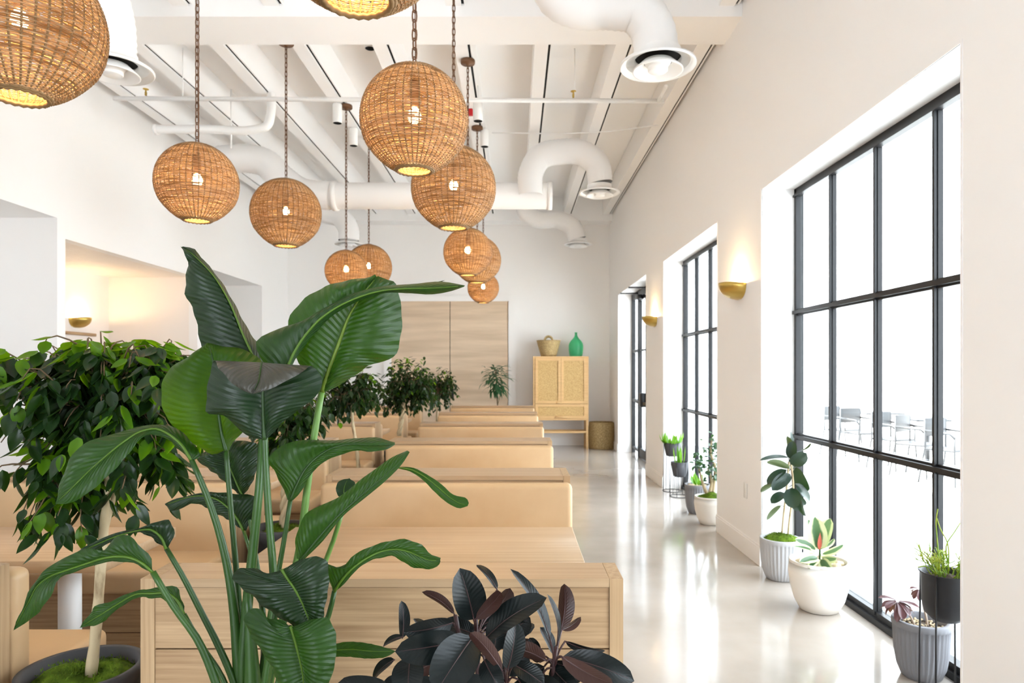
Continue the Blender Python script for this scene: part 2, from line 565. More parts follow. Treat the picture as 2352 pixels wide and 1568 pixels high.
# ---------------------------------------------------------------- windows on the right
def window(name, a, b):
    m = MB()
    z0, z1 = 0.0, ZT
    t, fx0, fx1 = .03, XG, XG + .055
    m.box(fx0, fx1, a, b, z0, z0 + .07)
    m.box(fx0 - .02, fx1, a, b, z0, z0 + .035)
    m.box(fx0, fx1, a, b, z1 - .045, z1)
    m.box(fx0 - .012, fx1 - .02, a, b, z1 - .06, z1 - .045)
    for y in (a, b - .035):
        m.box(fx0, fx1, y, y + .035, z0, z1)
    w = (b - a - .03) / 4
    for k in (1, 2, 3):
        y = a + .015 + w * k
        m.box(fx0 - .004, fx1 - .014, y - .009, y + .009, z0 + .05, z1 - .04)
        m.box(fx0 + .012, fx1 - .022, y - .015, y + .015, z0 + .05, z1 - .04)
    for z in (.965, 1.875):
        m.box(fx0 - .016, fx1 - .012, a, b, z - .012, z + .012)
        m.box(fx0 + .008, fx1 - .018, a, b, z - .024, z + .024)
    f = struct(name, m, M['frame'])
    g = MB()
    for k in range(4):
        for (za, zb) in ((z0 + .07, .935), (.995, 1.845), (1.905, z1 - .045)):
            g.box(fx0 + .034, fx0 + .040, a + .037 + w * k, a - .007 + w * (k + 1), za, zb)
    g.build('glass', M['pane'], f)
    return f


window('window_1', *OPEN[1])
window('window_2', *OPEN[2])
window('window_3', *OPEN[0])

# glazed entrance doors at the far end of the same wall
a, b = OPEN[3]
m = MB()
fx0, fx1 = XG, XG + .06
m.box(fx0, fx1, a, b, ZT - .10, ZT)
for y in (a, b - .06):
    m.box(fx0, fx1, y, y + .06, 0, ZT)
m.box(fx0, fx1, b - .66, b - .58, 0, ZT)
m.box(fx0, fx1, a + .58, a + .66, 0, ZT)
for y0, y1 in ((a, a + .6), (b - .6, b)):
    for z in (.1, .93, 1.78):
        m.box(fx0, fx1, y0, y1, z - .025, z + .025)
d = struct('door_1', m, M['frame'])
g = MB()
for y0, y1 in ((a + .06, a + .58), (b - .58, b - .06)):
    g.box(fx0 + .03, fx0 + .036, y0, y1, .12, ZT - .1)
g.build('glass', M['pane'], d)
ya, yb = a + .67, b - .67
for y0, y1 in ((ya, (ya + yb) / 2 - .004), ((ya + yb) / 2 + .004, yb)):
    m = MB()
    for y in (y0, y1 - .05):
        m.box(fx0 + .005, fx1 - .005, y, y + .05, .01, ZT - .11)
    m.box(fx0 + .005, fx1 - .005, y0, y1, .01, .16)
    m.box(fx0 + .005, fx1 - .005, y0, y1, ZT - .18, ZT - .11)
    m.box(fx0 + .012, fx1 - .012, y0, y1, 1.765, 1.795)
    lf = m.build('door_leaf', M['frame'], d)
    g = MB(); g.box(fx0 + .03, fx0 + .036, y0 + .05, y1 - .05, .16, ZT - .18)
    g.build('glass', M['pane'], lf)
    h = MB()
    h.box(fx0 - .05, fx0 - .02, y0 + .02, y1 - .02, .90, .945)
    h.cushion(fx0 - .075, fx0 + .01, y0 + .0, y0 + .16, .86, 1.09, .02, 2)
    h.build('push_bar', M['frame'], lf)
m = MB()
for y in (ya + .1, yb - .35):
    m.cushion(fx0 - .07, fx0, y, y + .26, ZT - .17, ZT - .10, .01, 2)
    m.box(fx0 - .34, fx0 - .05, y + .1, y + .125, ZT - .085, ZT - .065)
m.build('door_closer', M['frame'], d)

# sliding birch doors in the end wall
D0, D1, DZ = px(900, 850, YB).x, px(1168, 850, YB).x, 2.78
m = MB()
m.box(D1, D1 + .145, YB - .07, YB, 0, DZ + .11)
m.box(D0 - .145, D0, YB - .07, YB, 0, DZ + .11)
m.box(D0, D1, YB - .07, YB, DZ, DZ + .11)
struct('trim_2', m, M['wall'])
mid = (D0 + D1) / 2
m = MB(); m.box(D0, mid - .006, YB - .045, YB - .008, .012, DZ)
d = struct('door_2', m, M['barn'])
m = MB(); m.box(mid + .006, D1 - .01, YB - .045, YB - .008, .012, DZ)
pn = m.build('door_leaf', M['barn'], d)
m = MB(); m.cushion(mid + .03, mid + .075, YB - .085, YB - .045, .90, 1.10, .008, 2)
m.build('pull_handle', M['blackpot'], pn)
m = MB(); m.box(mid - .006, mid + .006, YB - .02, YB - .008, .012, DZ)
m.build('door_seam', M['dark'], d)

# ---------------------------------------------------------------- outside terrace
m = MB(); m.box(XR + .34, 16, -6, 34, -.12, -.01)
struct('terrace', m, M['deck'])


def patio_chair(loc, rz, label):
    t = thing('patio_chair', label, 'chair', loc, 'grey chairs out on the terrace', rz)
    m = MB(); m.cushion(-.21, .21, -.2, .2, .43, .46, .012, 2); m.build('seat', M['chair'], t)
    m = MB(); vs = []
    m.cushion(-.2, .2, .19, .215, .60, .84, .012, 2); m.build('backrest', M['chair'], t)
    for sx in (-1, 1):
        for (y0, y1, z1) in ((-.19, -.22, .66), (.2, .27, .82)):
            m = MB(); m.tube([(sx * .2, y0, z1), (sx * .2, y0, .45), (sx * .23, y1, 0)], .013, 6)
            m.build('leg', M['chair'], t)
        m = MB(); m.tube([(sx * .2, .2, .68), (sx * .23, 0, .67), (sx * .22, -.14, .66), (sx * .2, -.2, .60)], .016, 6)
        m.build('armrest', M['chair'], t)
    return t


for (x, y, d, rz, lb) in ((1935, 950, 11.6, .5, 'grey patio chair outside, farthest of the row seen through the panes'),
                          (1975, 955, 11.0, .3, 'grey patio chair outside, next to the farthest one'),
                          (2052, 960, 10.0, .4, 'grey patio chair outside beyond the middle upright of the near window'),
                          (2108, 965, 9.35, .6, 'grey patio chair outside with its arm toward the last upright'),
                          (2183, 970, 8.7, .4, 'grey patio chair outside seen through the pane nearest the pier')):
    p = px(x, 850, d)
    patio_chair((p.x, p.y, -.01), rz, lb)
for (x, d, lb) in ((2012, 11.9, 'small outdoor table between the two farthest patio chairs'), (2130, 10.3, 'small outdoor table between the two nearest groups of patio chairs')):
    p = px(x, 850, d)
    t = thing('patio_table', lb, 'table', (p.x, p.y, -.01), 'outdoor tables on the terrace')
    m = MB(); m.cushion(-.33, .33, -.33, .33, .70, .73, .01, 2); m.build('tabletop', M['chair'], t)
    m = MB(); m.tube([(0, 0, 0), (0, 0, .7)], .035, 10); m.cushion(-.22, .22, -.22, .22, 0, .02, .005, 1); m.build('pedestal', M['chair'], t)
t = thing('terrace_railing', 'thin pale railing running along the far edge of the terrace', 'railing', (7.4, 11, -.01))
m = MB(); m.box(-.03, .03, -8, 9, .98, 1.04); m.build('top_rail', M['exwhite'], t)
for k in range(12):
    m = MB(); m.box(-.02, .02, -7.6 + 1.45 * k, -7.56 + 1.45 * k, 0, .98); m.build('post', M['exwhite'], t)
t = thing('pergola', 'white slatted pergola over the terrace outside the near window', 'pergola', (4.4, 8, 0))
m = MB(); m.box(1.8, 1.95, -6, 9, 3.30, 3.52); m.build('edge_beam', M['exwhite'], t)
for k in range(15):
    m = MB(); m.box(-2.2, 2.2, -5.8 + 1.02 * k, -5.74 + 1.02 * k, 3.52, 3.66); m.build('slat', M['exwhite'], t)
for k in (-5.5, 1.5, 8.5):
    m = MB(); m.box(1.8, 1.95, k, k + .15, -.01, 3.3); m.build('post', M['exwhite'], t)


# ---------------------------------------------------------------- wicker pendant lamps
def shade_mesh():
    m = MB()
    rr = random.Random(3)
    nst, rows = 44, 116
    f0, f1 = math.radians(7), math.radians(161)

    def prof(f):
        q = max(0, (f - math.radians(118)) / math.radians(43))
        return math.sin(f) * (1 - .035 * math.sin(math.pi * min(q, 1))), math.cos(f)
    seg = nst * 2
    sh = [[rr.uniform(-.25, .25) for _ in range(6)] for _ in range(rows)]
    for i in range(rows):
        f = f0 + (f1 - f0) * (i + .5) / rows
        half = (f1 - f0) / rows * rr.uniform(.33, .52)
        vs, fs = [], []
        for k in range(seg):
            a = 2 * math.pi * k / seg
            par = (k // 1) % 2
            st = (k // 2 + i) % 2
            off = .009 * (1 if st else -1) * (0 if par else 1)
            wob = .004 * math.sin(a * 3 + sh[i][0] * 20) + .003 * math.sin(a * 7 + sh[i][1] * 20)
            for (df, dr) in ((-half, 0), (0, .007), (half, 0), (0, -.007)):
                r, z = prof(f + df + wob)
                nr = 1 + off + dr
                vs.append((r * nr * math.cos(a), r * nr * math.sin(a), z * nr))
        for k in range(seg):
            k2 = (k + 1) % seg
            for q in range(4):
                q2 = (q + 1) % 4
                fs.append((k * 4 + q, k2 * 4 + q, k2 * 4 + q2, k * 4 + q2))
        m.add(vs, fs, 0)
    for k in range(nst):          # upright stakes
        a = 2 * math.pi * (k) / nst
        pts = []
        for j in range(15):
            f = f0 + (f1 - f0) * j / 14
            r, z = prof(f)
            pts.append((r * math.cos(a), r * math.sin(a), z))
        m.tube(pts, .014, 4, 1, cap=False)
    for f, w in ((f0, .026), (f1, .03), (f1 - .035, .022)):
        r, z = prof(f)
        m.tube([(r * math.cos(2 * math.pi * k / 44), r * math.sin(2 * math.pi * k / 44), z + (.008 if k % 2 else -.008)) for k in range(44)], w, 6, 1, closed=True)
    return m


M['wickerdark'] = mat('wicker_stakes', (.20, .115, .045), .6, .3)
_sm = shade_mesh().build('shade', [M['wicker'], M['wickerdark']])
SHADE = _sm.data
bpy.data.objects.remove(_sm)
_b = MB(); _b.lathe([(.012, .034), (.014, .032), (.020, .024), (.027, .008), (.029, -.008), (.022, -.026), (.010, -.034), (.001, -.035)], 16)
_bo = _b.build('bulb', M['bulb']); BULB = _bo.data; bpy.data.objects.remove(_bo)
_b = MB(); _b.lathe([(.001, .15), (.02, .148), (.022, .09), (.018, .036), (.001, .034)], 12)
_bo = _b.build('socket', M['rust']); SOCK = _bo.data; bpy.data.objects.remove(_bo)


def chain(m, z0, z1):
    pitch, k, z = .040, 0, z0
    n = max(1, round((z1 - z0) / pitch))
    pitch = (z1 - z0) / n
    for k in range(n):
        c = z0 + pitch * (k + .5)
        pts = []
        for j in range(10):
            a = 2 * math.pi * j / 10
            u = .0095 * math.cos(a)
            w = .016 * (1 if math.sin(a) > .01 else -1 if math.sin(a) < -.01 else 0) + .009 * math.sin(a)
            p = Vector((u, 0, c + w)) if k % 2 else Vector((u * .5, u * .87, c + w))
            pts.append(p)
        m.tube(pts, .0034, 5, closed=True)
    m.tube([(0.004, .003, z0), (-.003, .004, (z0 + z1) / 2), (.003, -.003, z1)], .0022, 5)


def pendant(cx, cyy, d, r, label, top=None):
    p = px(cx, cyy, d)
    t = thing('pendant_lamp', label, 'lamp', p, 'round wicker pendant lamps')
    ztop = (top or 4.352) - p.z
    o = bpy.data.objects.new('shade', SHADE); o.scale = (r,) * 3; o.parent = t
    o.rotation_euler = (0, 0, R.uniform(0, 6.28)); sc.collection.objects.link(o)
    for nm, me in (('bulb', BULB), ('socket', SOCK)):
        o = bpy.data.objects.new(nm, me); o.parent = t; o.location = (0, 0, .02); sc.collection.objects.link(o)
    m = MB(); chain(m, r * .99, ztop - .02); m.tube([(0, 0, .15), (0, 0, r)], .004, 6)
    m.build('chain', M['rust'], t)
    m = MB(); m.lathe([(.001, ztop + .018), (.066, ztop + .018), (.068, ztop + .012), (.068, ztop - .012), (.064, ztop - .018), (.02, ztop - .02), (.012, ztop - .035), (.001, ztop - .036)], 24)
    m.build('canopy', M['rust'], t)
    ld = bpy.data.lights.new('lamp_glow', 'POINT')
    ld.energy = LAMP_W * (r / .285) ** 1.0
    ld.color = (1, .68, .30)
    ld.shadow_soft_size = .036
    lo = bpy.data.objects.new('lamp_glow', ld); lo.parent = t; lo.location = (0, 0, -.015)
    sc.collection.objects.link(lo)
    return t


BIG, SMA = .285, .2275
pA = px(820, 850, 1.84)
pendant(820, 850 - (2.725 - CH) * FPX / 1.84, 1.84, BIG, 'wicker globe lamp cut by the top edge, only its bright lower opening showing')
pendant(952, 276, 2.9, SMA, 'wicker globe lamp lowest and frontmost of the centre row, bulb glowing')
pendant(1042, 432, 4.62, BIG, 'large wicker globe lamp partly hidden behind the frontmost centre globe')
pendant(1074.5, 579, 6.4, SMA, 'small wicker globe lamp directly under the large partly hidden centre globe')
pendant(1096, 597, 8.15, BIG, 'large wicker globe lamp tucked behind a smaller globe in the centre row')
pendant(1110, 661, 9.9, SMA, 'wicker globe lamp hanging farthest away and lowest, before the birch doors')
pendant(45, 56, 2.53, BIG, 'biggest looking wicker globe lamp in the upper left corner')
pendant(453, 421, 3.94, SMA, 'wicker globe lamp above the tip of the tallest broad leaf')
pendant(657, 490, 6.02, .302, 'large wicker globe lamp between the tall leaf tip and the far globes')
pendant(795, 622, 7.49, SMA, 'small wicker globe lamp just above the curled leaf top, front of a pair')
pendant(847, 614, 8.5, BIG, 'wicker globe lamp behind a smaller globe, above the broad leaf tops')


# ---------------------------------------------------------------- brass wall sconces
def sconce(loc, rz, label):
    t = thing('wall_sconce', label, 'lamp', loc, 'half bowl brass wall sconces', rz)
    m = MB(); vs, fs = [], []
    nb, na = 10, 24
    for sh in (1.0, .93):
        for j in range(nb + 1):
            b_ = math.pi / 2 * j / nb
            for i in range(na + 1):
                a_ = math.pi * i / na
                vs.append((-.165 * math.sin(a_) * math.cos(b_) * sh, .165 * math.cos(a_) * math.cos(b_) * sh, -.135 * math.sin(b_) ** .9 * sh - .02 * math.cos(b_) * (1 - math.sin(a_))))
    q = (nb + 1) * (na + 1)
    for s in (0, 1):
        for j in range(nb):
            for i in range(na):
                a0 = s * q + j * (na + 1) + i
                f = (a0, a0 + 1, a0 + na + 2, a0 + na + 1)
                fs.append(f if s == 0 else f[::-1])
    for i in range(na):
        fs.append((i, q + i, q + i + 1, i + 1))
    m.add(vs, fs)
    m.build('bowl', M['brass'], t)
    m = MB(); m.box(-.012, 0, -.05, .05, -.10, -.03); m.build('wall_plate', M['brass'], t)
    m = MB(); m.lathe([(.001, -.03), (.018, -.028), (.02, -.01), (.012, .005), (.001, .008)], 12, (-.06, 0, -.04)); m.build('bulb', M['bulb'], t)
    ld = bpy.data.lights.new('sconce_glow', 'POINT')
    ld.energy = SCONCE_W; ld.color = (1, .70, .36); ld.shadow_soft_size = .02
    lo = bpy.data.objects.new('sconce_glow', ld); lo.parent = t; lo.location = (-.055, 0, -.015)
    sc.collection.objects.link(lo)


sconce((XR, 5.52, 2.16), 0, 'brass half bowl sconce on the pier between the two tall windows')
sconce((XR, 8.88, 2.155), 0, 'brass half bowl sconce on the pier next to the glass doors')
sconce((XL - 1.23, 8.75, 2.13), math.pi, 'brass half bowl sconce lighting the left wall alcove')
t = tag(MB().cushion(XL - 1.229, XL - 1.19, 8.5, 9.1, 1.90, 1.94, .006, 1).build('wall_ledge', M['oak']),
        'thin oak ledge on the alcove wall under the sconce', 'shelf')


# ---------------------------------------------------------------- ducts, diffusers, pipes
def flex(m, pts, r, ribs=True, n=24):
    P = catmull(pts, max(12, int(sum((Vector(pts[i + 1]) - Vector(pts[i])).length for i in range(len(pts) - 1)) / .022)))
    rad = [r * (1 + (.018 if i % 2 else -.018)) if ribs else r for i in range(len(P))]
    m.tube(P, rad, n, cap=False)
    return m


def diffuser(name_parent, p, r=.25):
    m = MB()
    m.lathe([(.6 * r, .10), (.62 * r, .035), (1.0 * r, .012), (1.0 * r, 0), (.97 * r, -.006), (.80 * r, .03), (.60 * r, .055)], 36, p)
    m.build('outer_cone', M['whitemetal'], name_parent)
    m = MB(); m.lathe([(.60 * r, .06), (.001, .061)], 24, p); m.build('throat', M['dark'], name_parent)
    m = MB(); m.lathe([(.40 * r, .03), (.66 * r, -.028), (.66 * r, -.034), (.62 * r, -.034), (.36 * r, .02)], 36, p)
    m.lathe([(.26 * r, .0), (.26 * r, -.03), (.23 * r, -.036), (.001, -.036)], 28, p)
    m.lathe([(.35 * r, .02), (.24 * r, -.012)], 28, p)
    m.build('inner_cone', M['whitemetal'], name_parent)


def duct(name, label, lists, diff=None, caps=()):
    t = thing(name, label, 'duct', (0, 0, 0))
    for (pts, d, r, ribs) in lists:
        m = MB(); flex(m, [px(x, y, d) + Vector((0, o_, 0)) for (x, y, o_) in pts], r, ribs)
        m.build('duct_run', M['duct'], t)
    if diff:
        x, y, d, r = diff
        diffuser(t, px(x, y, d), r)
    for (x, y, d, r, ax) in caps:
        p = px(x, y, d)
        m = MB(); m.tube([p - Vector((.03, 0, 0)), p + Vector((.03, 0, 0))], r, 32); m.build('duct_collar', M['duct'], t)
    return t


duct('ceiling_duct', 'white flexible duct bending down in front of the wide ceiling beam', [([(1262, -190, 0), (1262, -60, 0), (1285, -8, 0), (1330, 12, 0), (1405, 14, 0), (1465, 25, 0), (1498, 68, 0), (1508, 125, 0)], 4.4, .142, True)], (1511, 152, 4.4, .245))
duct('ceiling_duct', 'white flexible duct dropping to the round vent behind the corner globe lamp', [([(120, -170, 0), (180, -90, 0), (228, -25, 0), (250, 50, 0), (254, 125, 0)], 4.35, .15, True)], (258, 160, 4.35, .245))
duct('ceiling_duct', 'white trunk duct crossing the room with an arch down to the middle vent',
     [([(745, 450, 0), (900, 450, 0), (1100, 450, 0), (1265, 450, 0)], 8.5, .163, False),
      ([(1219, 455, -.14), (1219, 405, -.14), (1238, 370, -.14), (1285, 357, -.14), (1335, 360, -.14), (1368, 386, -.14), (1376, 428, -.14)], 8.5, .152, True),
      ([(505, 368, 0), (570, 364, 0), (610, 374, 0), (645, 408, 0), (690, 440, 0), (760, 450, 0)], 8.5, .175, True)],
     (1377, 444, 8.36, .25), [(1262, 450, 8.5, .172, 0), (770, 450, 8.5, .185, 0)])
duct('ceiling_duct', 'small white duct curving to the farthest vent near the end wall',
     [([(1205, 462, 0), (1205, 484, 0), (1235, 503, 0), (1285, 505, 0), (1316, 522, 0), (1326, 550, 0)], 12.0, .155, True)], (1328, 562, 12.0, .245))
duct('ceiling_duct', 'white duct ending in a vent behind the pair of far left globes',
     [([(700, 470, 0), (745, 488, 0), (785, 502, 0), (801, 530, 0), (801, 552, 0)], 11.4, .17, True)], (801, 561, 11.4, .235))
t = thing('sprinkler_pipe', 'thin white pipe running straight across the room under the ceiling ribs', 'pipe', (0, 0, 0))
m = MB(); m.tube([px(262, 226, 6.7), px(1525, 232, 6.7)], .022, 10); m.build('pipe_run', M['whitemetal'], t)
for p_, q_, r_ in ((px(1512, 232, 6.7), px(1530, 198, 6.15), .018), (px(1320, 228, 6.7), px(1320, 228, 6.7) + Vector((0, 0, .5)), .006), (px(420, 226, 6.7), px(420, 226, 6.7) + Vector((0, 0, .5)), .006)):
    m = MB(); m.tube([p_, q_], r_, 8); m.build('hanger', M['whitemetal'], t)
for x, y in ((335, 224), (1317, 229)):
    p = px(x, y, 6.7)
    m = MB(); m.lathe([(.010, .02), (.012, .05), (.008, .055), (.008, .075), (.028, .08), (.028, .085), (.001, .086)], 10, p)
    m.build('sprinkler_head', M['brass'], t)
t = thing('drain_pipe', 'thick white pipe with an elbow turning up beside a hanging rod', 'pipe', (0, 0, 0))
m = MB(); flex(m, [px(355, 297, 7.2), px(480, 297, 7.2), px(590, 296, 7.2), px(614, 288, 7.2), px(622, 262, 7.2), px(623, 215, 7.2)], .045, False, 16)
m.tube([px(355, 297, 7.2), px(362, 297, 7.2)], .055, 16)
m.build('pipe_run', M['whitemetal'], t)
m = MB(); m.tube([px(531, 340, 7.2), px(531, 205, 7.2)], .008, 6); m.build('hanging_rod', M['whitemetal'], t)
m = MB(); m.tube([px(1130, 305, 8.2), px(1290, 307, 8.2), px(1400, 302, 8.1), px(1512, 287, 7.9)], .007, 6)
tag(m.build('ceiling_cable', M['whitemetal']), 'thin pale cable sagging across the ribs toward the right wall', 'cable')
for (x, y, d, lb) in ((775, 262, 7.4, 'white cylinder spotlight beside the canopy of the left pair, black lens down'),
                      (812, 316, 8.2, 'white cylinder spotlight hanging lower between two canopies'),
                      (850, 87, 6.3, 'black faced ceiling spotlight just under the wide beam'),
                      (1098, 256, 7.0, 'white cylinder spotlight near the small red alarm'),
                      (1113, 318, 8.2, 'white cylinder spotlight beside the chains of the far centre globes')):
    p = px(x, y, d)
    t = thing('ceiling_spotlight', lb, 'spotlight', p, 'cylinder spotlights under the ceiling')
    m = MB(); m.lathe([(.001, .11), (.047, .108), (.05, .10), (.05, -.10), (.046, -.10)], 20); m.build('housing', M['whitemetal'], t)
    m = MB(); m.lathe([(.046, -.098), (.04, -.085), (.001, -.08)], 20); m.build('lens', M['dark'], t)
    m = MB(); m.tube([(0, 0, .10), (0, 0, max(.12, JB + .01 - p.z))], .008, 6); m.build('stem', M['whitemetal'], t)
p = px(1080, 258, 7.6)
tag(MB().cushion(p.x - .03, p.x + .03, p.y - .03, p.y + .03, p.z - .035, p.z + .035, .008, 2).build('fire_alarm', M['red']), 'small red fire alarm under the ceiling ribs', 'alarm')
p = px(1717, 1133, 1.0)
tag(MB().cushion(XR - .008, XR, 5.33, 5.40, .44, .56, .003, 1).build('wall_outlet', M['plate']), 'white outlet plate low on the pier between the tall windows', 'outlet')
# ---------------------------------------------------------------- booths
BT, BW = .91, 1.25
HW = BW / 2


def booth_core(t, dep):
    e = .036
    m = MB(); m.box(-HW + e, HW - e, 0, dep, BT - .022, BT); m.build('top_board', M['oaktop'], t)
    m = MB()
    for z0, z1 in ((.06, .405), (.409, .725), (.729, BT - .024)):
        m.box(-HW + e, HW - e, .004, dep - .004, z0, z1)
    m.build('back_panel', M['oak'], t)
    for s in (-1, 1):
        m = MB(); x0, x1 = sorted((s * HW, s * (HW - e + .001)))
        m.box(x0, x1, 0, dep, 0, BT)
        m.build('end_board', M['oakend'], t)


def booth_side(t, y, s):
    """leather back, seat and wooden base on one side; s=-1 toward the camera, +1 away"""
    def ys(a, b): return sorted((y + s * a, y + s * b))
    a, b = ys(0, .088); m = MB(); m.cushion(-HW - .006, HW + .006, a, b, .49, BT - .028, .028, 4); m.build('back_cushion', M['leather'], t)
    a, b = ys(.05, .47); m = MB(); m.cushion(-HW, HW, a, b, .455, .552, .026, 4); m.build('seat_cushion', M['leather'], t)
    a, b = ys(.0, .42); m = MB()
    m.box(-HW + .01, HW - .01, a, b, .08, .27); m.box(-HW + .01, HW - .01, a, b, .274, .452)
    m.build('seat_base', M['oak'], t)
    a, b = ys(.0, .38); m = MB(); m.box(-HW + .03, HW - .03, a, b, 0, .08); m.build('plinth', M['dark'], t)


def booth(name, label, loc, kind, group):
    t = thing(name, label, 'booth', loc, group)
    dep = .29 if kind == 'double' else .147
    booth_core(t, dep)
    if kind != 'first': booth_side(t, 0, -1)
    if kind != 'last': booth_side(t, dep, 1)
    return t


XCR, XCL = -.346, -2.045
rows = ['second', 'third', 'fourth', 'fifth']
proto = None
for side, xc, desc in (('R', XCR, 'right aisle row'), ('L', XCL, 'row along the left wall')):
    booth('booth_bench', ('front oak backed booth bench facing away, behind the dark rubber plant' if side == 'R' else 'front oak booth bench of the left wall row, its end board and tan seat showing'),
          (xc, 1.759, 0), 'first', 'tan leather booth benches')
    for k in range(4):
        lab = ['tan leather double booth bench with broad oak cap, %s behind the front table',
               'tan leather double booth bench, third from the camera, %s',
               'tan leather double booth bench, fourth from the camera, %s',
               'tan leather double booth bench, fifth from the camera, %s'][k]
        lab = lab % (('seat facing us' if side == 'R' else 'left wall row') if k == 0 else desc)
        if proto is None:
            proto = booth('booth_bench', lab, (xc, 3.47, 0), 'double', 'tan leather booth benches')
        else:
            c = copy_tree(proto); c.location = (xc, 3.47 + 1.70 * k, 0); c['label'] = lab
    booth('booth_bench', 'tan leather booth bench, last before the end wall in the ' + desc, (xc, 10.27, 0), 'last', 'tan leather booth benches')


def table(xc, hw, label, y):
    t = thing('booth_table', label, 'table', (xc, y, 0), 'oak tables between the booths')
    m = MB(); m.cushion(-hw, hw, -.268, .268, .715, .76, .003, 1); m.build('tabletop', M['oaktop'], t)
    for s in (-1, 1):
        m = MB(); m.tube([(s * hw * .5, 0, .015), (s * hw * .5, 0, .712)], .041, 20); m.build('pedestal', M['whitemetal'], t)
        m = MB(); m.lathe([(.001, 0), (.17, 0), (.17, .012), (.05, .018), (.001, .018)], 28, (s * hw * .5, 0, 0)); m.build('foot_plate', M['whitemetal'], t)
    return t


order = ['nearest', 'second', 'third', 'fourth', 'farthest']
for xc, hw, desc in ((-.36, .61, 'right aisle row'), (-2.08, .585, 'left wall row')):
    pr = None
    for k in range(5):
        lb = ('large pale oak table directly behind the front oak booth back' if (k == 0 and hw > .6) else
              'oak table on a white pedestal behind the fig tree at the left edge' if k == 0 else
              '%s pale oak table from the camera, between booths of the %s' % (order[k], desc))
        if pr is None:
            pr = table(xc, hw, lb, 2.725)
        else:
            c = copy_tree(pr); c.location = (xc, 2.725 + 1.70 * k, 0); c['label'] = lb

# ---------------------------------------------------------------- cabinet and the things round it
CD = 12.55
p0, p1 = px(1225, 818, CD), px(1352, 965, CD)
cw = (p1.x - p0.x) / 2
t = thing('cane_cabinet', 'honey wood cabinet on legs with woven cane doors against the end wall', 'cabinet', ((p0.x + p1.x) / 2, CD, 0))
zt, zb = p0.z, p1.z
dp = .42
m = MB()
m.box(-cw, -cw + .035, 0, dp, zb, zt); m.box(cw - .035, cw, 0, dp, zb, zt)
m.box(-cw + .035, cw - .035, 0, dp, zt - .03, zt); m.box(-cw + .035, cw - .035, 0, dp, zb, zb + .03)
m.box(-cw + .035, cw - .035, .03, dp, zb + .03, zt - .03)
m.build('carcass', M['cab'], t)
zm = px(0, 927, CD).z


def framed(x0, x1, z0, z1, name, parent, w=.05):
    m = MB()
    m.box(x0, x0 + w, -.012, .02, z0, z1); m.box(x1 - w, x1, -.012, .02, z0, z1)
    m.box(x0 + w, x1 - w, -.012, .02, z1 - w, z1); m.box(x0 + w, x1 - w, -.012, .02, z0, z0 + w)
    d = m.build(name, M['cab'], parent)
    m = MB(); m.box(x0 + w - .002, x1 - w + .002, .004, .012, z0 + w - .002, z1 - w + .002); m.build('cane_panel', M['cane'], d)
    return d


d1 = framed(-cw + .036, -.002, zm + .004, zt - .032, 'cabinet_door', t)
m = MB(); m.cushion(-.08, .02, -.035, -.012, zm + .006, zm + .035, .006, 2); m.build('handle', M['cab'], d1)
framed(.002, cw - .036, zm + .004, zt - .032, 'cabinet_door', t)
d3 = framed(-cw + .036, cw - .036, zb + .034, zm - .004, 'drawer', t)
m = MB(); m.cushion(-.10, .10, -.035, -.012, zb + .05, zb + .08, .006, 2); m.build('handle', M['cab'], d3)
for sx in (-1, 1):
    for yy in (.01, dp - .05):
        m = MB(); x0, x1 = sorted((sx * (cw - .002), sx * (cw - .045))); m.box(x0, x1, yy, yy + .04, 0, zb); m.build('leg', M['cab'], t)
zr = px(0, 992, CD).z
m = MB(); m.box(-cw + .045, cw - .045, .015, .045, zr - .02, zr + .015); m.build('stretcher', M['cab'], t)
m = MB(); m.box(-cw + .045, cw - .045, dp - .045, dp - .015, zr - .02, zr + .015); m.build('stretcher', M['cab'], t)

# straw basket with looped handles
p = px(1260, 817, CD + .2)
t = thing('straw_basket', 'flared straw basket with looped handles on the cane cabinet', 'basket', (p.x, p.y, zt))
k_ = (CD + .2) / FPX
prof = [(.001, 0), (17.5 * k_, 0)] + [((17.5 + 10.5 * u) * k_, 37 * k_ * u) for u in (.15, .3, .45, .6, .75, .9, 1)]
prof += [(27 * k_, 37 * k_), (17 * k_, .02), (.001, .02)]
m = MB(); m.lathe(prof, 40, (0, 0, 0), mod=lambda k, i: 1 + .008 * (-1) ** (k + i)); m.build('basket_body', M['straw'], t)
for s in (-1, 1):
    m = MB(); pts = []
    for j in range(13):
        a = math.pi * 1.25 * j / 12 - math.pi * .125
        pts.append((.075 * math.cos(a) + .01 * s, s * 24.5 * k_ * .95, 33 * k_ + .02 + .085 * max(-.6, math.sin(a))))
    m.tube(pts, .016, 8); m.build('handle', M['straw'], t)
# green demijohn
p = px(1323, 817, CD + .2)
t = thing('demijohn_bottle', 'green glass demijohn with slim neck on the cane cabinet', 'bottle', (p.x, p.y, zt))
pr = [(0.001, 0), (12, 0), (14, 1), (15.3, 6), (16.6, 16), (16.8, 24), (15.5, 30), (12, 36), (7, 41), (4, 45), (2.8, 49), (2.4, 53), (3.0, 53.5), (3.0, 55.5), (2.0, 55.5), (1.8, 48), (1, 44)]
m = MB(); m.lathe([(a * k_, b_ * k_) for a, b_ in pr], 40); m.build('bottle_body', M['greenglass'], t)
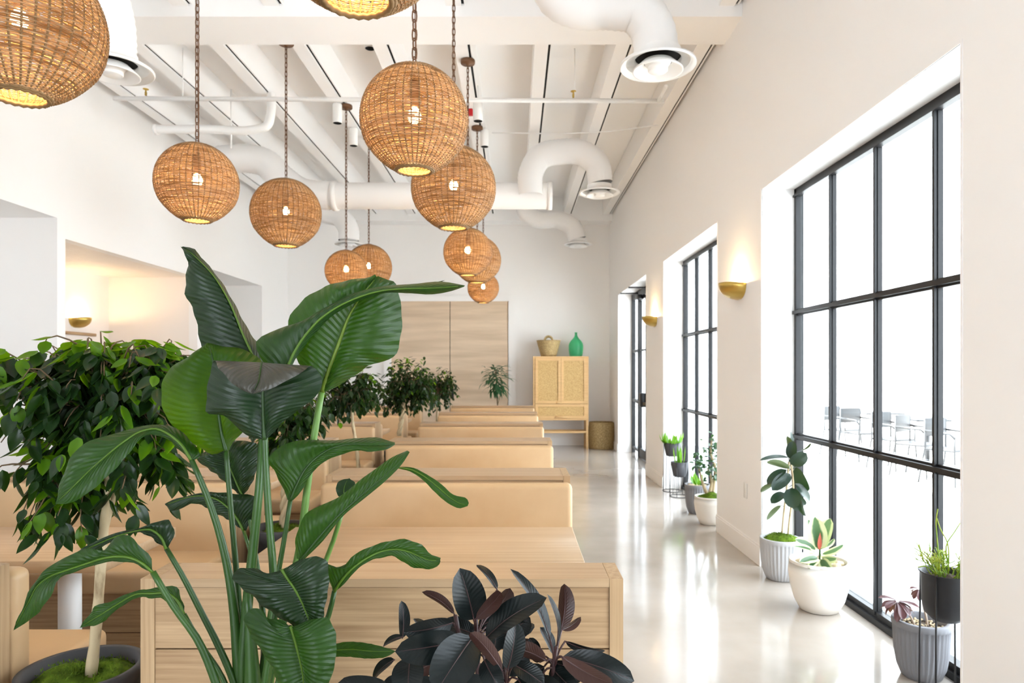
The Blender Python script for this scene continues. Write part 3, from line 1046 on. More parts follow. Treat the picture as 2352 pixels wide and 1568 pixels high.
# woven bin
p = px(1380, 1026, 12.35)
t = thing('woven_bin', 'tall round seagrass basket on the floor beside the cabinet', 'basket', (p.x + .05, 12.62, 0))
r_ = 31 * 12.35 / FPX; h_ = 62 * 12.35 / FPX
m = MB(); m.lathe([(.001, 0), (r_ * .93, 0)] + [(r_ * (.95 + .05 * math.sin(u * 3.1)) * (1 + .012 * (i % 2)), h_ * u) for i, u in enumerate([q / 24 for q in range(25)])] + [(r_ * .93, h_), (r_ * .9, .03), (.001, .03)], 48,
                  mod=lambda k, i: 1 + .007 * (-1) ** k)
m.build('basket_body', M['seagrass'], t)
# ---------------------------------------------------------------- plants: shared builders
def blade(m, base, tip, width, nrm, curl=.15, fold=.18, shape=None, n=7, mi=0, side=3):
    """one leaf from base to tip; nrm is roughly the upper face; curl bends the tip away from nrm; fold lifts the margins"""
    base, tip = Vector(base), Vector(tip)
    ax = tip - base
    L = ax.length
    if L < 1e-6: return
    ax.normalize()
    nz = Vector(nrm) - ax * Vector(nrm).dot(ax)
    nz = nz.normalized() if nz.length > 1e-5 else ax.orthogonal().normalized()
    sd = ax.cross(nz)
    vs, fs, uv = [], [], []
    cols = 2 * side + 1
    for i in range(n + 1):
        t = i / n
        if shape: w = shape(t)
        else: w = math.sin(math.pi * min(1, t * .93 + .035) ** .9) ** .75
        w *= width / 2
        c = base + ax * (L * t) + nz * (L * curl * (math.sin(math.pi * t) * .6))
        for j in range(cols):
            u = (j - side) / side
            vs.append(c + sd * (u * w) + nz * (abs(u) ** 1.3 * w * fold * 2))
            uv.append((u, t))
    for i in range(n):
        for j in range(cols - 1):
            a = i * cols + j
            fs.append((a, a + 1, a + cols + 1, a + cols))
    m.add(vs, fs, mi, uv)
    return [vs[i * cols + side] for i in range(n + 1)], nz


def ovate(t):      # pointed drip-tip leaf
    return max(0.0, math.sin(math.pi * t ** .72)) ** .9 if t < .86 else max(.0, math.sin(math.pi * .86 ** .72)) ** .9 * (1 - t) / .14 * .8


def oval(t):
    q = max(0.0, 1 - (2 * t - 1) ** 2) ** .52
    return q if t > .04 else q * .4


def strap(t):
    return (min(1, t * 5 + .35)) * (1 - t ** 3)


def pot_body(t, c, r, h, material, fluted=False, rim=.0, shape='cup', n=64, thick=.014):
    c = Vector(c)
    if shape == 'cup':
        pr = [(.001, 0), (r * .62, 0), (r * .70, .02 * h), (r * .86, .2 * h), (r * .95, .45 * h), (r * .99, .75 * h), (r, .88 * h)]
    elif shape == 'bowl':
        pr = [(.001, 0), (r * .58, 0), (r * .66, .02 * h), (r * .84, .22 * h), (r * .97, .5 * h), (r * 1.03, .75 * h), (r * 1.0, .95 * h)]
    elif shape == 'ubowl':
        pr = [(.001, 0), (r * .5, .01 * h), (r * .72, .08 * h), (r * .86, .24 * h), (r * .93, .5 * h), (r * .96, .8 * h), (r * .97, .96 * h)]
    else:
        pr = [(.001, 0), (r * .8, 0), (r * .84, .03 * h), (r * .93, .5 * h), (r * .985, .9 * h)]
    nb = len(pr)
    pr += [(r + rim, .90 * h), (r + rim, .985 * h), (r + rim * .6, h), (r - thick, h), (r - thick * 1.2, .86 * h), (r - thick * 1.6, .8 * h)]

    def mod(k, i):
        return 1 - (.065 if (k % 4) in (0,) else .0) * (1 if 2 <= i < nb else 0) - (.035 if (k % 4) in (1, 3) and 2 <= i < nb else 0)
    m = MB()
    m.lathe(pr, n * (2 if fluted else 1), c, mod=mod if fluted else None)
    return m.build('pot', material, t)


def pot_fill(t, c, r, material, name, lumps=14, bump_=.02, seed=1):
    rr = random.Random(seed)
    m = MB()
    vs, fs = [], []
    nr, na = 10, 40
    hs = [(rr.uniform(0, 6.28), rr.uniform(.2, .9), rr.uniform(.5, 1)) for _ in range(lumps)]
    for i in range(nr + 1):
        q = i / nr
        for k in range(na):
            a = 2 * math.pi * k / na
            x, y = q * math.cos(a), q * math.sin(a)
            z = 0
            for (ha, hr, hh) in hs:
                dd = (x - hr * math.cos(ha)) ** 2 + (y - hr * math.sin(ha)) ** 2
                z += hh * math.exp(-dd * 12)
            vs.append((c[0] + x * r, c[1] + y * r, c[2] + min(z, 1.1 + .15 * z) * bump_ * (1 - .5 * q * q)))
    for i in range(nr):
        for k in range(na):
            k2 = (k + 1) % na
            fs.append((i * na + k, i * na + k2, (i + 1) * na + k2, (i + 1) * na + k))
    m.add(vs, fs)
    if name == 'moss':            # short fuzzy tufts
        for _ in range(700):
            p = Vector(rr.choice(vs)) + Vector((rr.gauss(0, .006), rr.gauss(0, .006), 0))
            dv = Vector((rr.gauss(0, .6), rr.gauss(0, .6), 1)).normalized()
            blade(m, p, p + dv * rr.uniform(.006, .014), .004, (rr.gauss(0, 1), rr.gauss(0, 1), .2), .1, .0, ovate, 2, 0, 1)
    return m.build(name, material, t)


def rocks(t, c, r, material, n=26, s=.02, seed=4, name='stone_mulch'):
    rr = random.Random(seed)
    m = MB()
    for _ in range(n):
        a, q = rr.uniform(0, 6.28), math.sqrt(rr.random()) * (r - s)
        e = s * rr.uniform(.6, 1.2)
        bm = bmesh.new()
        bmesh.ops.create_icosphere(bm, subdivisions=2, radius=e)
        for v in bm.verts:
            v.co *= rr.uniform(.85, 1.12)
            v.co.z *= .75
            v.co += Vector((c[0] + q * math.cos(a), c[1] + q * math.sin(a), c[2]))
        bm.verts.index_update()
        m.add([v.co.copy() for v in bm.verts], [[v.index for v in f.verts] for f in bm.faces])
        bm.free()
    return m.build(name, material, t)


# ---------------------------------------------------------------- weeping figs standing in the aisle
def ficus(label, base, ptop, prad, trunk, blobs, nleaf, ll, seed, light=.12, twist=False, fork=False, sprig=.04):
    rr = random.Random(seed)
    t = thing('potted_fig_tree', label, 'plant', base, 'weeping fig trees in tall charcoal pots')
    bx, by = base[0], base[1]
    off = Vector(base)
    pot_body(t, (0, 0, 0), prad, ptop, M['darkpot'], shape='tall', rim=.0, thick=.018)
    pot_fill(t, (0, 0, ptop * .93), prad - .02, M['moss'], 'moss', 18, .03, seed)
    m = MB()
    T = catmull(trunk, 16)
    m.tube(T, [.0155 * (1 - .35 * i / 15) + .0012 * math.sin(i * 2.1) for i in range(16)], 10)
    if fork:
        q = T[9]
        m.tube(catmull([q, q + Vector((.025, .01, .12)), q + Vector((.05, .02, .26))], 8), [.011 - .0004 * i for i in range(8)], 8)
    if twist:
        for ph in (0, 2.1, 4.2):
            m.tube([p + Vector((.016 * math.cos(ph + i * .9), .016 * math.sin(ph + i * .9), 0)) for i, p in enumerate(T)], .012, 7)
    m.build('trunk', M['bark'], t, off)
    # twigs and leaves
    tw, lv = MB(), MB()
    top = T[-1]
    tot = sum(b[6] for b in blobs)
    for (cx, cyy, cz, rx, ry, rz, wgt) in blobs:
        n = int(nleaf * wgt / tot)
        nt = max(4, n // 9)
        c = Vector((cx, cyy, cz))
        for _ in range(nt):
            d = Vector((rr.gauss(0, 1), rr.gauss(0, 1), rr.gauss(0, 1))).normalized()
            q = rr.uniform(.72, 1.06) if rr.random() > sprig else rr.uniform(1.1, 1.38)
            tip = c + Vector((d.x * rx * q, d.y * ry * q, d.z * rz * q))
            st = top + (c - top) * rr.uniform(.1, .7)
            midp = (st + tip) / 2 + Vector((0, 0, .06 * rr.random()))
            P = catmull([st, midp, tip, tip + Vector((d.x * .02, d.y * .02, -.03))], 9)
            if rr.random() < .55:
                tw.tube(P, [.0032 * (1 - .75 * i / 8) + .0006 for i in range(9)], 4, cap=False)
            for k in range(max(5, n // nt)):
                u = rr.uniform(.35, 1)
                b_ = P[min(8, int(u * 8.99))]
                h = Vector((rr.gauss(0, 1), rr.gauss(0, 1), 0)).normalized()
                out = (h * .75 + d * .35)
                up = (b_.z - cz) / rz
                L = ll * rr.uniform(.75, 1.2)
                dirv = (out * rr.uniform(.35, .9) + Vector((0, 0, -.75 + .35 * max(up, 0) + rr.uniform(-.2, .35)))).normalized()
                stem_ = b_ + dirv * .012
                nr = (Vector((0, 0, 1)) + out * .9 + Vector((rr.gauss(0, .3), rr.gauss(0, .3), 0)))
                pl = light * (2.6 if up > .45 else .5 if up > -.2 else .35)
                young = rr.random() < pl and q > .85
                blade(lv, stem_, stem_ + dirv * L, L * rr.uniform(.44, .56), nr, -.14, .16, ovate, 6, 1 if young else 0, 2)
    tw.build('branches', M['twig'], t, off)
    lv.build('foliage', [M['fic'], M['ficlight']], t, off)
    return t


def W(x, y, d, dy=0):
    p = px(x, y, d)
    p.y += dy
    return p


D = 1.90
b = px(188, 850, D)
tr = [W(208, 1555, D), W(217, 1480, D), W(226, 1380, D), W(232, 1290, D), W(240, 1200, D), W(250, 1110, D), W(245, 1000, D)]
rx = lambda q: q * D / FPX
ficus('large leafy fig tree in a charcoal pot at the lower left corner', (b.x, D, 0), .62, .158, tr,
      [(*W(250, 930, D), rx(150), .17, rx(150), 5), (*W(130, 870, D), rx(105), .14, rx(85), 3), (*W(330, 870, D), rx(90), .14, rx(90), 2.4),
       (*W(230, 815, D), rx(130), .14, rx(58), 2.6), (*W(390, 800, D), rx(45), .08, rx(40), .6), (*W(112, 1085, D), rx(72), .12, rx(100), 1.7), (*W(330, 1060, D), rx(85), .12, rx(115), 2.4),
       (*W(45, 810, D), rx(50), .08, rx(35), .5), (*W(185, 1160, D), rx(60), .1, rx(75), .9)],
      2500, .064, 11, light=.38, fork=True, sprig=.17)


def small_ficus(label, d, xb, trunkpx, blobs, n, seed, twist=False, ptop=.62):
    bb = px(xb, 850, d)
    k = d / FPX
    ficus(label, (bb.x, d, 0), ptop, .155, [W(x, y, d) for x, y in trunkpx],
          [(*W(x, y, d), a * k, max(a, c) * k * .8, c * k, w) for (x, y, a, c, w) in blobs], n, .058, seed, light=.10, twist=twist)


small_ficus('fig tree with braided trunk half hidden behind the broad leaved plant', 3.62, 648,
            [(652, 1215), (655, 1150), (660, 1080), (668, 1010)], [(668, 960, 72, 75, 3), (690, 930, 50, 60, 2), (640, 1010, 45, 35, 1)], 950, 21, True)
small_ficus('fig tree with thin pale bare trunk before the second left booth', 5.25, 822,
            [(824, 1080), (818, 1020), (810, 970), (808, 930)], [(812, 895, 60, 52, 3), (770, 915, 38, 40, 1.2), (845, 880, 32, 35, 1)], 1000, 22)
small_ficus('fig tree with rounded crown and gnarled trunk in front of the birch doors', 7.0, 917,
            [(916, 1000), (922, 965), (926, 930), (930, 900)], [(932, 880, 58, 58, 3), (900, 915, 38, 28, 1.2), (965, 895, 40, 52, 1.6)], 1500, 23, True)
small_ficus('farthest fig tree beside the black door pull', 10.55, 1007,
            [(1002, 990), (1003, 960), (1004, 935), (1006, 905)], [(1008, 893, 38, 50, 3), (1030, 880, 18, 34, 1)], 1000, 24)

# slim dark tree by the birch door
d = 12.35
p = px(1142, 850, d)
t = thing('potted_tree', 'slim small tree with narrow drooping leaves against the birch door', 'plant', (p.x, d, 0))
pot_body(t, (0, 0, 0), .17, .42, M['darkpot'], shape='tall')
pot_fill(t, (0, 0, .37), .15, M['soil'], 'soil', 6, .01)
m = MB(); m.tube([W(1142, 1000, d) - p + Vector((0, 0, CH)), W(1143, 930, d) - p + Vector((0, 0, CH)), W(1140, 880, d) - p + Vector((0, 0, CH)), W(1139, 848, d) - p + Vector((0, 0, CH))], .011, 7)
m.tube([W(1143, 930, d) - p + Vector((0, 0, CH)), W(1152, 895, d) - p + Vector((0, 0, CH))], .006, 6)
m.build('trunk', M['twig'], t)
m = MB(); rr = random.Random(5)
for i in range(170):
    u = rr.random()
    c = W(1140 + rr.gauss(0, 10), 845 + 50 * u, d) - p + Vector((0, rr.gauss(0, .08), CH))
    a = rr.uniform(0, 6.28)
    dv = Vector((math.cos(a), math.sin(a), .45 - 1.3 * u + rr.uniform(-.3, .3))).normalized()
    L = rr.uniform(.13, .24)
    blade(m, c + dv * .03, c + dv * (.03 + L) + Vector((0, 0, -.05)), .036, (0, -.3, 1), .2, .1, ovate, 5, 0, 1)
m.build('foliage', M['jade'], t)
# ---------------------------------------------------------------- potted plants along the windows
def leaf_px(m, b, tip, w, d, dz0=0.0, dz1=0.0, roll=0.0, curl=.12, fold=.12, shape=oval, mi=0, n=9, side=3, off=None):
    """leaf whose base and tip sit at depth d+dz; roll turns its face about its own axis away from the viewer"""
    B, T = px(b[0], b[1], d + dz0), px(tip[0], tip[1], d + dz1)
    ax = (T - B).normalized()
    view = (Vector((0, 0, CH)) - (B + T) / 2).normalized()
    nr = view - ax * view.dot(ax)
    if nr.length < 1e-4: nr = Vector((0, 0, 1))
    nr.normalize()
    nr = Matrix.Rotation(roll, 3, ax) @ nr
    o = len(m.v)
    cl = blade(m, B, T, w * d / FPX, nr, curl, fold, shape, n, mi, side)
    if off is not None:
        for i in range(o, len(m.v)):
            m.v[i] = m.v[i] - off
        if cl: cl = ([p - off for p in cl[0]], cl[1])
    return cl


def floor_plant(name, label, cx, d, group='potted plants along the windows'):
    p = px(cx, 850, d)
    return thing(name, label, 'plant', (p.x, d, 0), group), Vector((p.x, d, 0))


# green rubber plant in pale fluted pot
d = 4.73
t, o = floor_plant('potted_rubber_plant', 'upright rubber plant with dark green leaves in a pale fluted pot by the window', 1793, d)
pot_body(t, (0, 0, 0), .138, .285, M['greypot'], True)
pot_fill(t, (0, 0, .262), .122, M['moss'], 'moss', 26, .035, 3)
m = MB()
for pts in ([(1796, 1228), (1800, 1180), (1806, 1130), (1812, 1060)], [(1810, 1226), (1815, 1180), (1822, 1130), (1815, 1050)]):
    m.tube(catmull([px(x, y, d) - o for x, y in pts], 10), .007, 7)
m.build('stem', M['bark'], t)
for (b, tp, w, dz, rl) in [((1815, 1051), (1816, 991), 13, .02, .9), ((1816, 1052), (1808, 1001), 20, -.02, 2.4), ((1816, 1054), (1822, 1012), 24, -.05, -.2),
                           ((1816, 1066), (1853, 1040), 32, -.08, .3), ((1811, 1050), (1745, 1057), 15, -.03, .9), ((1815, 1076), (1761, 1060), 20, -.05, 2.5),
                           ((1806, 1078), (1762, 1113), 26, -.03, .7), ((1815, 1088), (1773, 1126), 30, -.08, .2), ((1829, 1072), (1856, 1128), 32, .02, .6),
                           ((1826, 1110), (1860, 1152), 22, .03, -.7), ((1818, 1120), (1823, 1168), 37, -.1, .1), ((1803, 1132), (1771, 1156), 24, -.04, .5),
                           ((1794, 1160), (1761, 1194), 13, .02, 2.6), ((1836, 1140), (1850, 1186), 17, .04, .8), ((1842, 1034), (1863, 1016), 9, .06, 2.2),
                           ((1776, 1112), (1747, 1130), 16, .05, 2.4), ((1825, 1150), (1835, 1172), 20, .02, .2), ((1822, 1128), (1850, 1160), 20, .06, .3)]:
    m = MB(); leaf_px(m, b, tp, w, d, dz * .3, dz, rl, off=o)
    m.tube([px(b[0], b[1], d + dz * .3) - o, px(1812, b[1] + 8, d) - o], .0022, 5)
    m.build('leaf', M['rubgreen'], t)

# variegated rubber plant in white bowl pot
d = 4.12
t, o = floor_plant('variegated_rubber_plant', 'cream edged rubber plant in a rounded white clay pot', 1881, d)
pot_body(t, (0, 0, 0), .170, .30, M['whitepot'], shape='bowl')
rocks(t, (0, 0, .275), .155, M['stones'], 42, .026, 5)
m = MB(); m.tube(catmull([px(1881, 1300, d) - o, px(1883, 1275, d) - o, px(1882, 1240, d) - o], 8), .006, 7); m.build('stem', M['stalk'], t)
for (b, tp, w, dz, rl) in [((1880, 1262), (1872, 1186), 42, -.03, .1), ((1884, 1262), (1908, 1190), 36, .0, -.4), ((1877, 1262), (1856, 1192), 30, .05, .5),
                           ((1874, 1262), (1826, 1238), 26, -.04, .5), ((1874, 1270), (1822, 1254), 17, -.1, .9), ((1888, 1272), (1938, 1250), 21, -.05, .7),
                           ((1886, 1284), (1912, 1320), 27, -.16, .1), ((1878, 1280), (1836, 1290), 26, -.12, .4), ((1888, 1282), (1922, 1282), 20, -.1, .6),
                           ((1888, 1258), (1916, 1236), 16, .06, 2.2), ((1878, 1282), (1858, 1306), 20, -.13, .3), ((1886, 1262), (1896, 1212), 24, .08, .2)]:
    m = MB(); leaf_px(m, b, tp, w, d, dz * .2, dz, rl, off=o, fold=.15)
    m.build('leaf', M['varieg'], t)
m = MB(); leaf_px(m, (1882, 1262), (1884, 1222), 9, d, -.02, -.05, 0, off=o, shape=ovate); m.build('leaf_sheath', M['pinkbud'], t)

# purple succulent in slate fluted pot
d = 3.22
t, o = floor_plant('potted_succulent', 'drooping purple rosette succulent in a dark fluted pot beside the black planter', 2116, d)
pot_body(t, (0, 0, 0), .122, .27, M['midpot'], True, rim=.004, thick=.018)
pot_fill(t, (0, 0, .235), .104, M['soil'], 'soil', 8, .01, 6)
rocks(t, (0, 0, .245), .10, M['stones'], 60, .008, 7, 'gravel_mulch')
for k, (pts, cx, cyy, rr_, nl) in enumerate([([(2108, 1468), (2102, 1440), (2088, 1410), (2066, 1385)], 2062, 1380, 44, 20), ([(2132, 1464), (2128, 1420), (2120, 1385), (2120, 1350)], 2112, 1352, 24, 12)]):
    m = MB(); m.tube(catmull([px(x, y, d) - o for x, y in pts], 10), [.006 - .0002 * i for i in range(10)], 7); m.build('stem', M['succstem'], t)
    rr = random.Random(30 + k)
    c = px(cx, cyy, d) - o
    for i in range(nl):
        a = 2.4 * i
        e = rr.uniform(-.9, .25) - (.35 if i % 3 else 0)
        dv = Vector((math.cos(a), math.sin(a) * .8, e)).normalized()
        L = rr_ * d / FPX * rr.uniform(.75, 1.05)
        m = MB()
        blade(m, c + dv * .008, c + dv * L + Vector((0, 0, -.012)), .036 if k == 0 else .026, (0, -.2, 1), .15, .15, lambda q: min(1, .35 + q * .9) * (1 - q ** 7), 6, 0, 2)
        m.build('leaf', M['aeon'], t)

# pencil cactus in black metal planter on rod legs
d = 2.93
t, o = floor_plant('pencil_cactus_planter', 'black metal bowl planter on thin rods holding a yellow green pencil cactus', 2172, d)
zt = px(0, 1312, d).z
zb_ = px(0, 1424, d).z
r_ = .098
m = MB()
m.lathe([(.001, zb_), (r_ * .55, zb_ + .004), (r_ * .82, zb_ + .03), (r_ * .93, zb_ + .08), (r_ * .96, zt - .012), (r_ * 1.06, zt - .004), (r_ * 1.06, zt), (r_ * .92, zt - .004), (r_ * .9, zt - .05)], 48)
m.build('pot', M['blackpot'], t)
pot_fill(t, (0, 0, zt - .03), r_ * .9, M['soil'], 'soil', 8, .012, 8)
for k in range(4):
    a = math.radians(38 + 90 * k)
    m = MB(); m.tube([(r_ * 1.02 * math.cos(a), r_ * 1.02 * math.sin(a), zt - .004), (r_ * 1.08 * math.cos(a), r_ * 1.08 * math.sin(a), 0)], .0042, 7); m.build('leg', M['blackpot'], t)
m = MB(); m.tube([(r_ * 1.08 * math.cos(2 * math.pi * i / 40), r_ * 1.08 * math.sin(2 * math.pi * i / 40), .006) for i in range(40)], .0045, 6, closed=True); m.build('base_ring', M['blackpot'], t)
m = MB(); rr = random.Random(12)


def sprout(p, dv, L, r, dep):
    q = p + dv * L
    mid_ = (p + q) / 2 + Vector((rr.gauss(0, .006), rr.gauss(0, .006), 0))
    m.tube(catmull([p, mid_, q], 5), [r, r * .95, r * .9, r * .85, r * .7], 5)
    if dep > 0:
        for _ in range(rr.choice((2, 2, 3))):
            nd = (dv + Vector((rr.gauss(0, .45), rr.gauss(0, .45), rr.gauss(.15, .25)))).normalized()
            sprout(q, nd, L * rr.uniform(.6, .95), r * .85, dep - 1)


for i in range(24):
    a = rr.uniform(0, 6.28); q = math.sqrt(rr.random()) * .06
    sp_ = rr.uniform(.1, .75)
    sprout(Vector((q * math.cos(a) + .01, q * math.sin(a), zt - .025)), Vector((math.cos(a) * sp_, math.sin(a) * sp_, 1)).normalized(), rr.uniform(.03, .062), .0028, 2)
for pts in ([(2160, 1320), (2152, 1230), (2150, 1195), (2154, 1168)], [(2178, 1318), (2174, 1240), (2160, 1215), (2152, 1190)], [(2180, 1310), (2176, 1245), (2190, 1225), (2206, 1200)], [(2152, 1318), (2130, 1280), (2112, 1265), (2100, 1258)], [(2150, 1318), (2125, 1300), (2108, 1302)]):
    m.tube(catmull([px(x, y, d) - o for x, y in pts], 12), [.0032 - .0001 * i for i in range(12)], 6)
m.build('branching_stems', M['pencil'], t)

# twisted jade tree in white pot (farther window)
d = 6.42
t, o = floor_plant('potted_jade_tree', 'bushy jade tree with thick twisted stems in a white clay pot by the farther window', 1632, d)
pot_body(t, (0, 0, 0), .148, .262, M['whitepot'], shape='bowl')
pot_fill(t, (0, 0, .235), .13, M['moss'], 'moss', 24, .035, 9)
m = MB()
SK = [[(1630, 1145), (1620, 1125), (1610, 1095), (1604, 1065)], [(1636, 1145), (1640, 1110), (1642, 1070), (1632, 1040), (1636, 1005)], [(1628, 1142), (1634, 1100), (1625, 1075)]]
for pts in SK:
    m.tube(catmull([px(x, y, d) - o for x, y in pts], 12), [.02 - .0012 * i for i in range(12)], 8)
m.build('trunk', M['bark'], t)
m = MB(); rr = random.Random(14)
for (cx, cyy, r1, n) in [(1606, 1065, 15, 26), (1628, 1075, 18, 30), (1637, 1018, 18, 34), (1640, 1050, 16, 26), (1632, 1092, 14, 16), (1618, 1040, 10, 8), (1648, 1080, 16, 18), (1599, 1040, 7, 7)]:
    for i in range(n):
        c = px(cx + rr.gauss(0, r1 * .55), cyy + rr.gauss(0, r1 * .6), d) - o + Vector((0, rr.gauss(0, .05), 0))
        dv = Vector((rr.gauss(0, 1), rr.gauss(0, 1), rr.gauss(0, .7))).normalized()
        blade(m, c, c + dv * rr.uniform(.035, .06), .034, (rr.gauss(0, .4), -.5, 1), .1, .12, oval, 5, 0, 2)
m.build('foliage', M['jade'], t)

# slate fluted pot of pale stones
d = 6.9
t, o = floor_plant('fluted_stone_pot', 'dark fluted pot topped with pale stones behind the jade tree', 1602, d)
pot_body(t, (0, 0, 0), .128, .295, M['midpot'], True)
rocks(t, (0, 0, .275), .12, M['stones'], 40, .022, 15)
m = MB(); rr = random.Random(16)
for i in range(16):
    a = rr.uniform(0, 6.28)
    c = Vector((.03 * math.cos(a), .03 * math.sin(a), .29))
    dv = Vector((math.cos(a) * .5, math.sin(a) * .5, 1)).normalized()
    blade(m, c, c + dv * rr.uniform(.08, .15), .03, (math.cos(a), math.sin(a), .3), .2, .15, strap, 5, 0, 1)
m.build('foliage', M['fresh'], t)


def bowl_stand(cx, d, ytop, ybot, r, label, kind, seed):
    t, o = floor_plant('bowl_planter_stand', label, cx, d)
    zt, zb_ = px(0, ytop, d).z, px(0, ybot, d).z
    m = MB(); m.lathe([(.001, zb_), (r * .6, zb_), (r * .75, zb_ + .015), (r * .9, (zb_ + zt) / 2), (r, zt), (r * .92, zt), (r * .85, zt - .04), (.001, zt - .04)], 40)
    m.build('pot', M['darkpot'], t)
    R2 = r * 1.12
    for k in range(6):
        a = 2 * math.pi * k / 6
        m = MB(); m.tube([(r * 1.0 * math.cos(a), r * 1.0 * math.sin(a), zt), (R2 * math.cos(a), R2 * math.sin(a), .006)], .0035, 5); m.build('rod', M['blackpot'], t)
    m = MB(); m.tube([(R2 * math.cos(2 * math.pi * i / 36), R2 * math.sin(2 * math.pi * i / 36), .006) for i in range(36)], .0045, 5, closed=True); m.build('base_ring', M['blackpot'], t)
    m = MB(); rr = random.Random(seed)
    for i in range(34 if kind else 11):
        a = rr.uniform(0, 6.28)
        c = Vector((r * .4 * math.cos(a), r * .4 * math.sin(a), zt - .03))
        sp_ = rr.uniform(.25, 1.0) if kind else rr.uniform(.05, .3)
        dv = Vector((math.cos(a) * sp_, math.sin(a) * sp_, 1)).normalized()
        L = rr.uniform(.10, .19) if kind else rr.uniform(.16, .24)
        blade(m, c, c + dv * L, .045 if kind else .032, (math.cos(a), math.sin(a), .4), .25 if kind else .03, .2, ovate if kind else strap, 6, 0, 1)
    m.build('foliage', M['fresh'], t)


bowl_stand(1544, 8.15, 1016, 1047, .098, 'taller black bowl planter on wire rods with a leafy fern', 1, 17)
bowl_stand(1561, 7.80, 1060, 1094, .098, 'lower black bowl planter on wire rods with upright spiky leaves', 0, 18)
# ---------------------------------------------------------------- dark rubber plant in front of the first booth
D = 1.42
o = px(1160, 850, D); o.z = 0
t = thing('potted_rubber_plant', 'burgundy black rubber plant in front of the first oak booth back', 'plant', o)
pot_body(t, (0, 0, 0), .17, .40, M['darkpot'], shape='tall', thick=.018)
pot_fill(t, (0, 0, .36), .145, M['soil'], 'soil', 8, .012, 40)
for pts in ([(1092, 1405), (1094, 1440), (1096, 1500), (1100, 1600), (1130, 1950)], [(1278, 1485), (1274, 1510), (1266, 1568), (1240, 1680), (1190, 1950)],
            [(1162, 1520), (1164, 1550), (1168, 1620), (1165, 1950)], [(1046, 1412), (1050, 1440), (1075, 1500), (1090, 1600), (1140, 1950)]):
    m = MB(); P = catmull([px(x, y, D + .01) - o for x, y in pts], 16)
    m.tube(P, [.0045 + .0003 * i for i in range(16)], 8); m.build('stem', M['rubrib'], t)
LV = [((1088, 1422), (1056, 1304), 74, -.02, -.05, .15), ((1142, 1354), (1094, 1297), 26, .06, .10, .8), ((1044, 1410), (969, 1359), 30, .02, .04, 2.3),
      ((1092, 1422), (1151, 1360), 33, -.05, -.10, 2.9), ((1115, 1466), (1256, 1372), 66, -.04, -.06, -.6), ((1137, 1402), (1172, 1350), 46, .05, .08, 2.6),
      ((924, 1466), (922, 1379), 31, .06, .08, .5), ((1040, 1430), (927, 1452), 48, .0, -.04, -.3), ((1056, 1470), (907, 1496), 68, -.06, -.12, -.2),
      ((1086, 1462), (1000, 1592), 92, -.08, -.16, .1), ((1153, 1540), (1080, 1452), 32, -.1, -.16, 2.8), ((1166, 1536), (1184, 1427), 52, -.05, -.04, .4),
      ((1254, 1517), (1172, 1488), 44, .0, -.02, 2.5), ((1180, 1526), (1250, 1572), 44, -.02, -.05, -.3), ((1112, 1514), (1152, 1588), 48, -.08, -.12, .2),
      ((1263, 1466), (1172, 1306), 40, .04, .08, .9), ((1279, 1482), (1257, 1364), 24, -.02, -.04, 1.1), ((1289, 1446), (1296, 1340), 46, .04, .06, 2.6),
      ((1290, 1446), (1334, 1416), 24, .06, .09, 2.4), ((1298, 1472), (1390, 1494), 26, .03, .04, .8), ((1292, 1508), (1457, 1564), 60, .0, -.02, -.3),
      ((1289, 1507), (1408, 1570), 42, -.06, -.12, 2.7), ((1237, 1506), (1216, 1464), 26, .03, .04, .2), ((890, 1580), (776, 1568), 54, -.05, -.08, -.3),
      ((942, 1510), (938, 1606), 68, -.08, -.14, .2), ((907, 1514), (856, 1562), 36, .02, .03, .9), ((926, 1462), (880, 1484), 24, .05, .06, .9),
      ((1092, 1458), (1010, 1436), 52, .03, .03, .5), ((1275, 1546), (1338, 1556), 34, .03, .02, .6), ((1160, 1452), (1218, 1418), 56, .05, .06, .4),
      ((1098, 1440), (1175, 1395), 50, .04, .07, .2), ((1130, 1500), (1140, 1440), 44, .04, .05, .6), ((1000, 1560), (960, 1610), 60, .02, .0, .3), ((1240, 1560), (1300, 1600), 50, .0, -.04, .3),
      ((1270, 1500), (1240, 1440), 34, .05, .06, .8), ((1050, 1500), (1010, 1560), 60, .05, .05, .5),
      ((1080, 1500), (990, 1520), 60, .06, .07, .4), ((1090, 1520), (1030, 1545), 64, .04, .06, -.5), ((1100, 1500), (1060, 1430), 48, .05, .07, .7), ((1150, 1540), (1215, 1500), 54, .04, .07, .4),
      ((1250, 1530), (1190, 1560), 56, .04, .05, -.4), ((1240, 1520), (1195, 1470), 40, .05, .08, 2.6), ((1270, 1520), (1345, 1530), 44, .03, .05, .7), ((1265, 1530), (1330, 1592), 50, .02, -.02, .3),
      ((930, 1560), (880, 1600), 50, .03, .0, .4), ((1000, 1520), (935, 1560), 56, .04, .02, 2.7), ((1060, 1470), (985, 1440), 40, .05, .08, .8), ((1120, 1560), (1075, 1610), 66, -.02, -.06, .4),
      ((1190, 1560), (1225, 1615), 60, -.02, -.06, -.3), ((1120, 1470), (1200, 1450), 46, .05, .08, .5), ((1150, 1430), (1228, 1440), 44, .05, .08, .6), ((985, 1470), (950, 1420), 34, .05, .08, .9)]
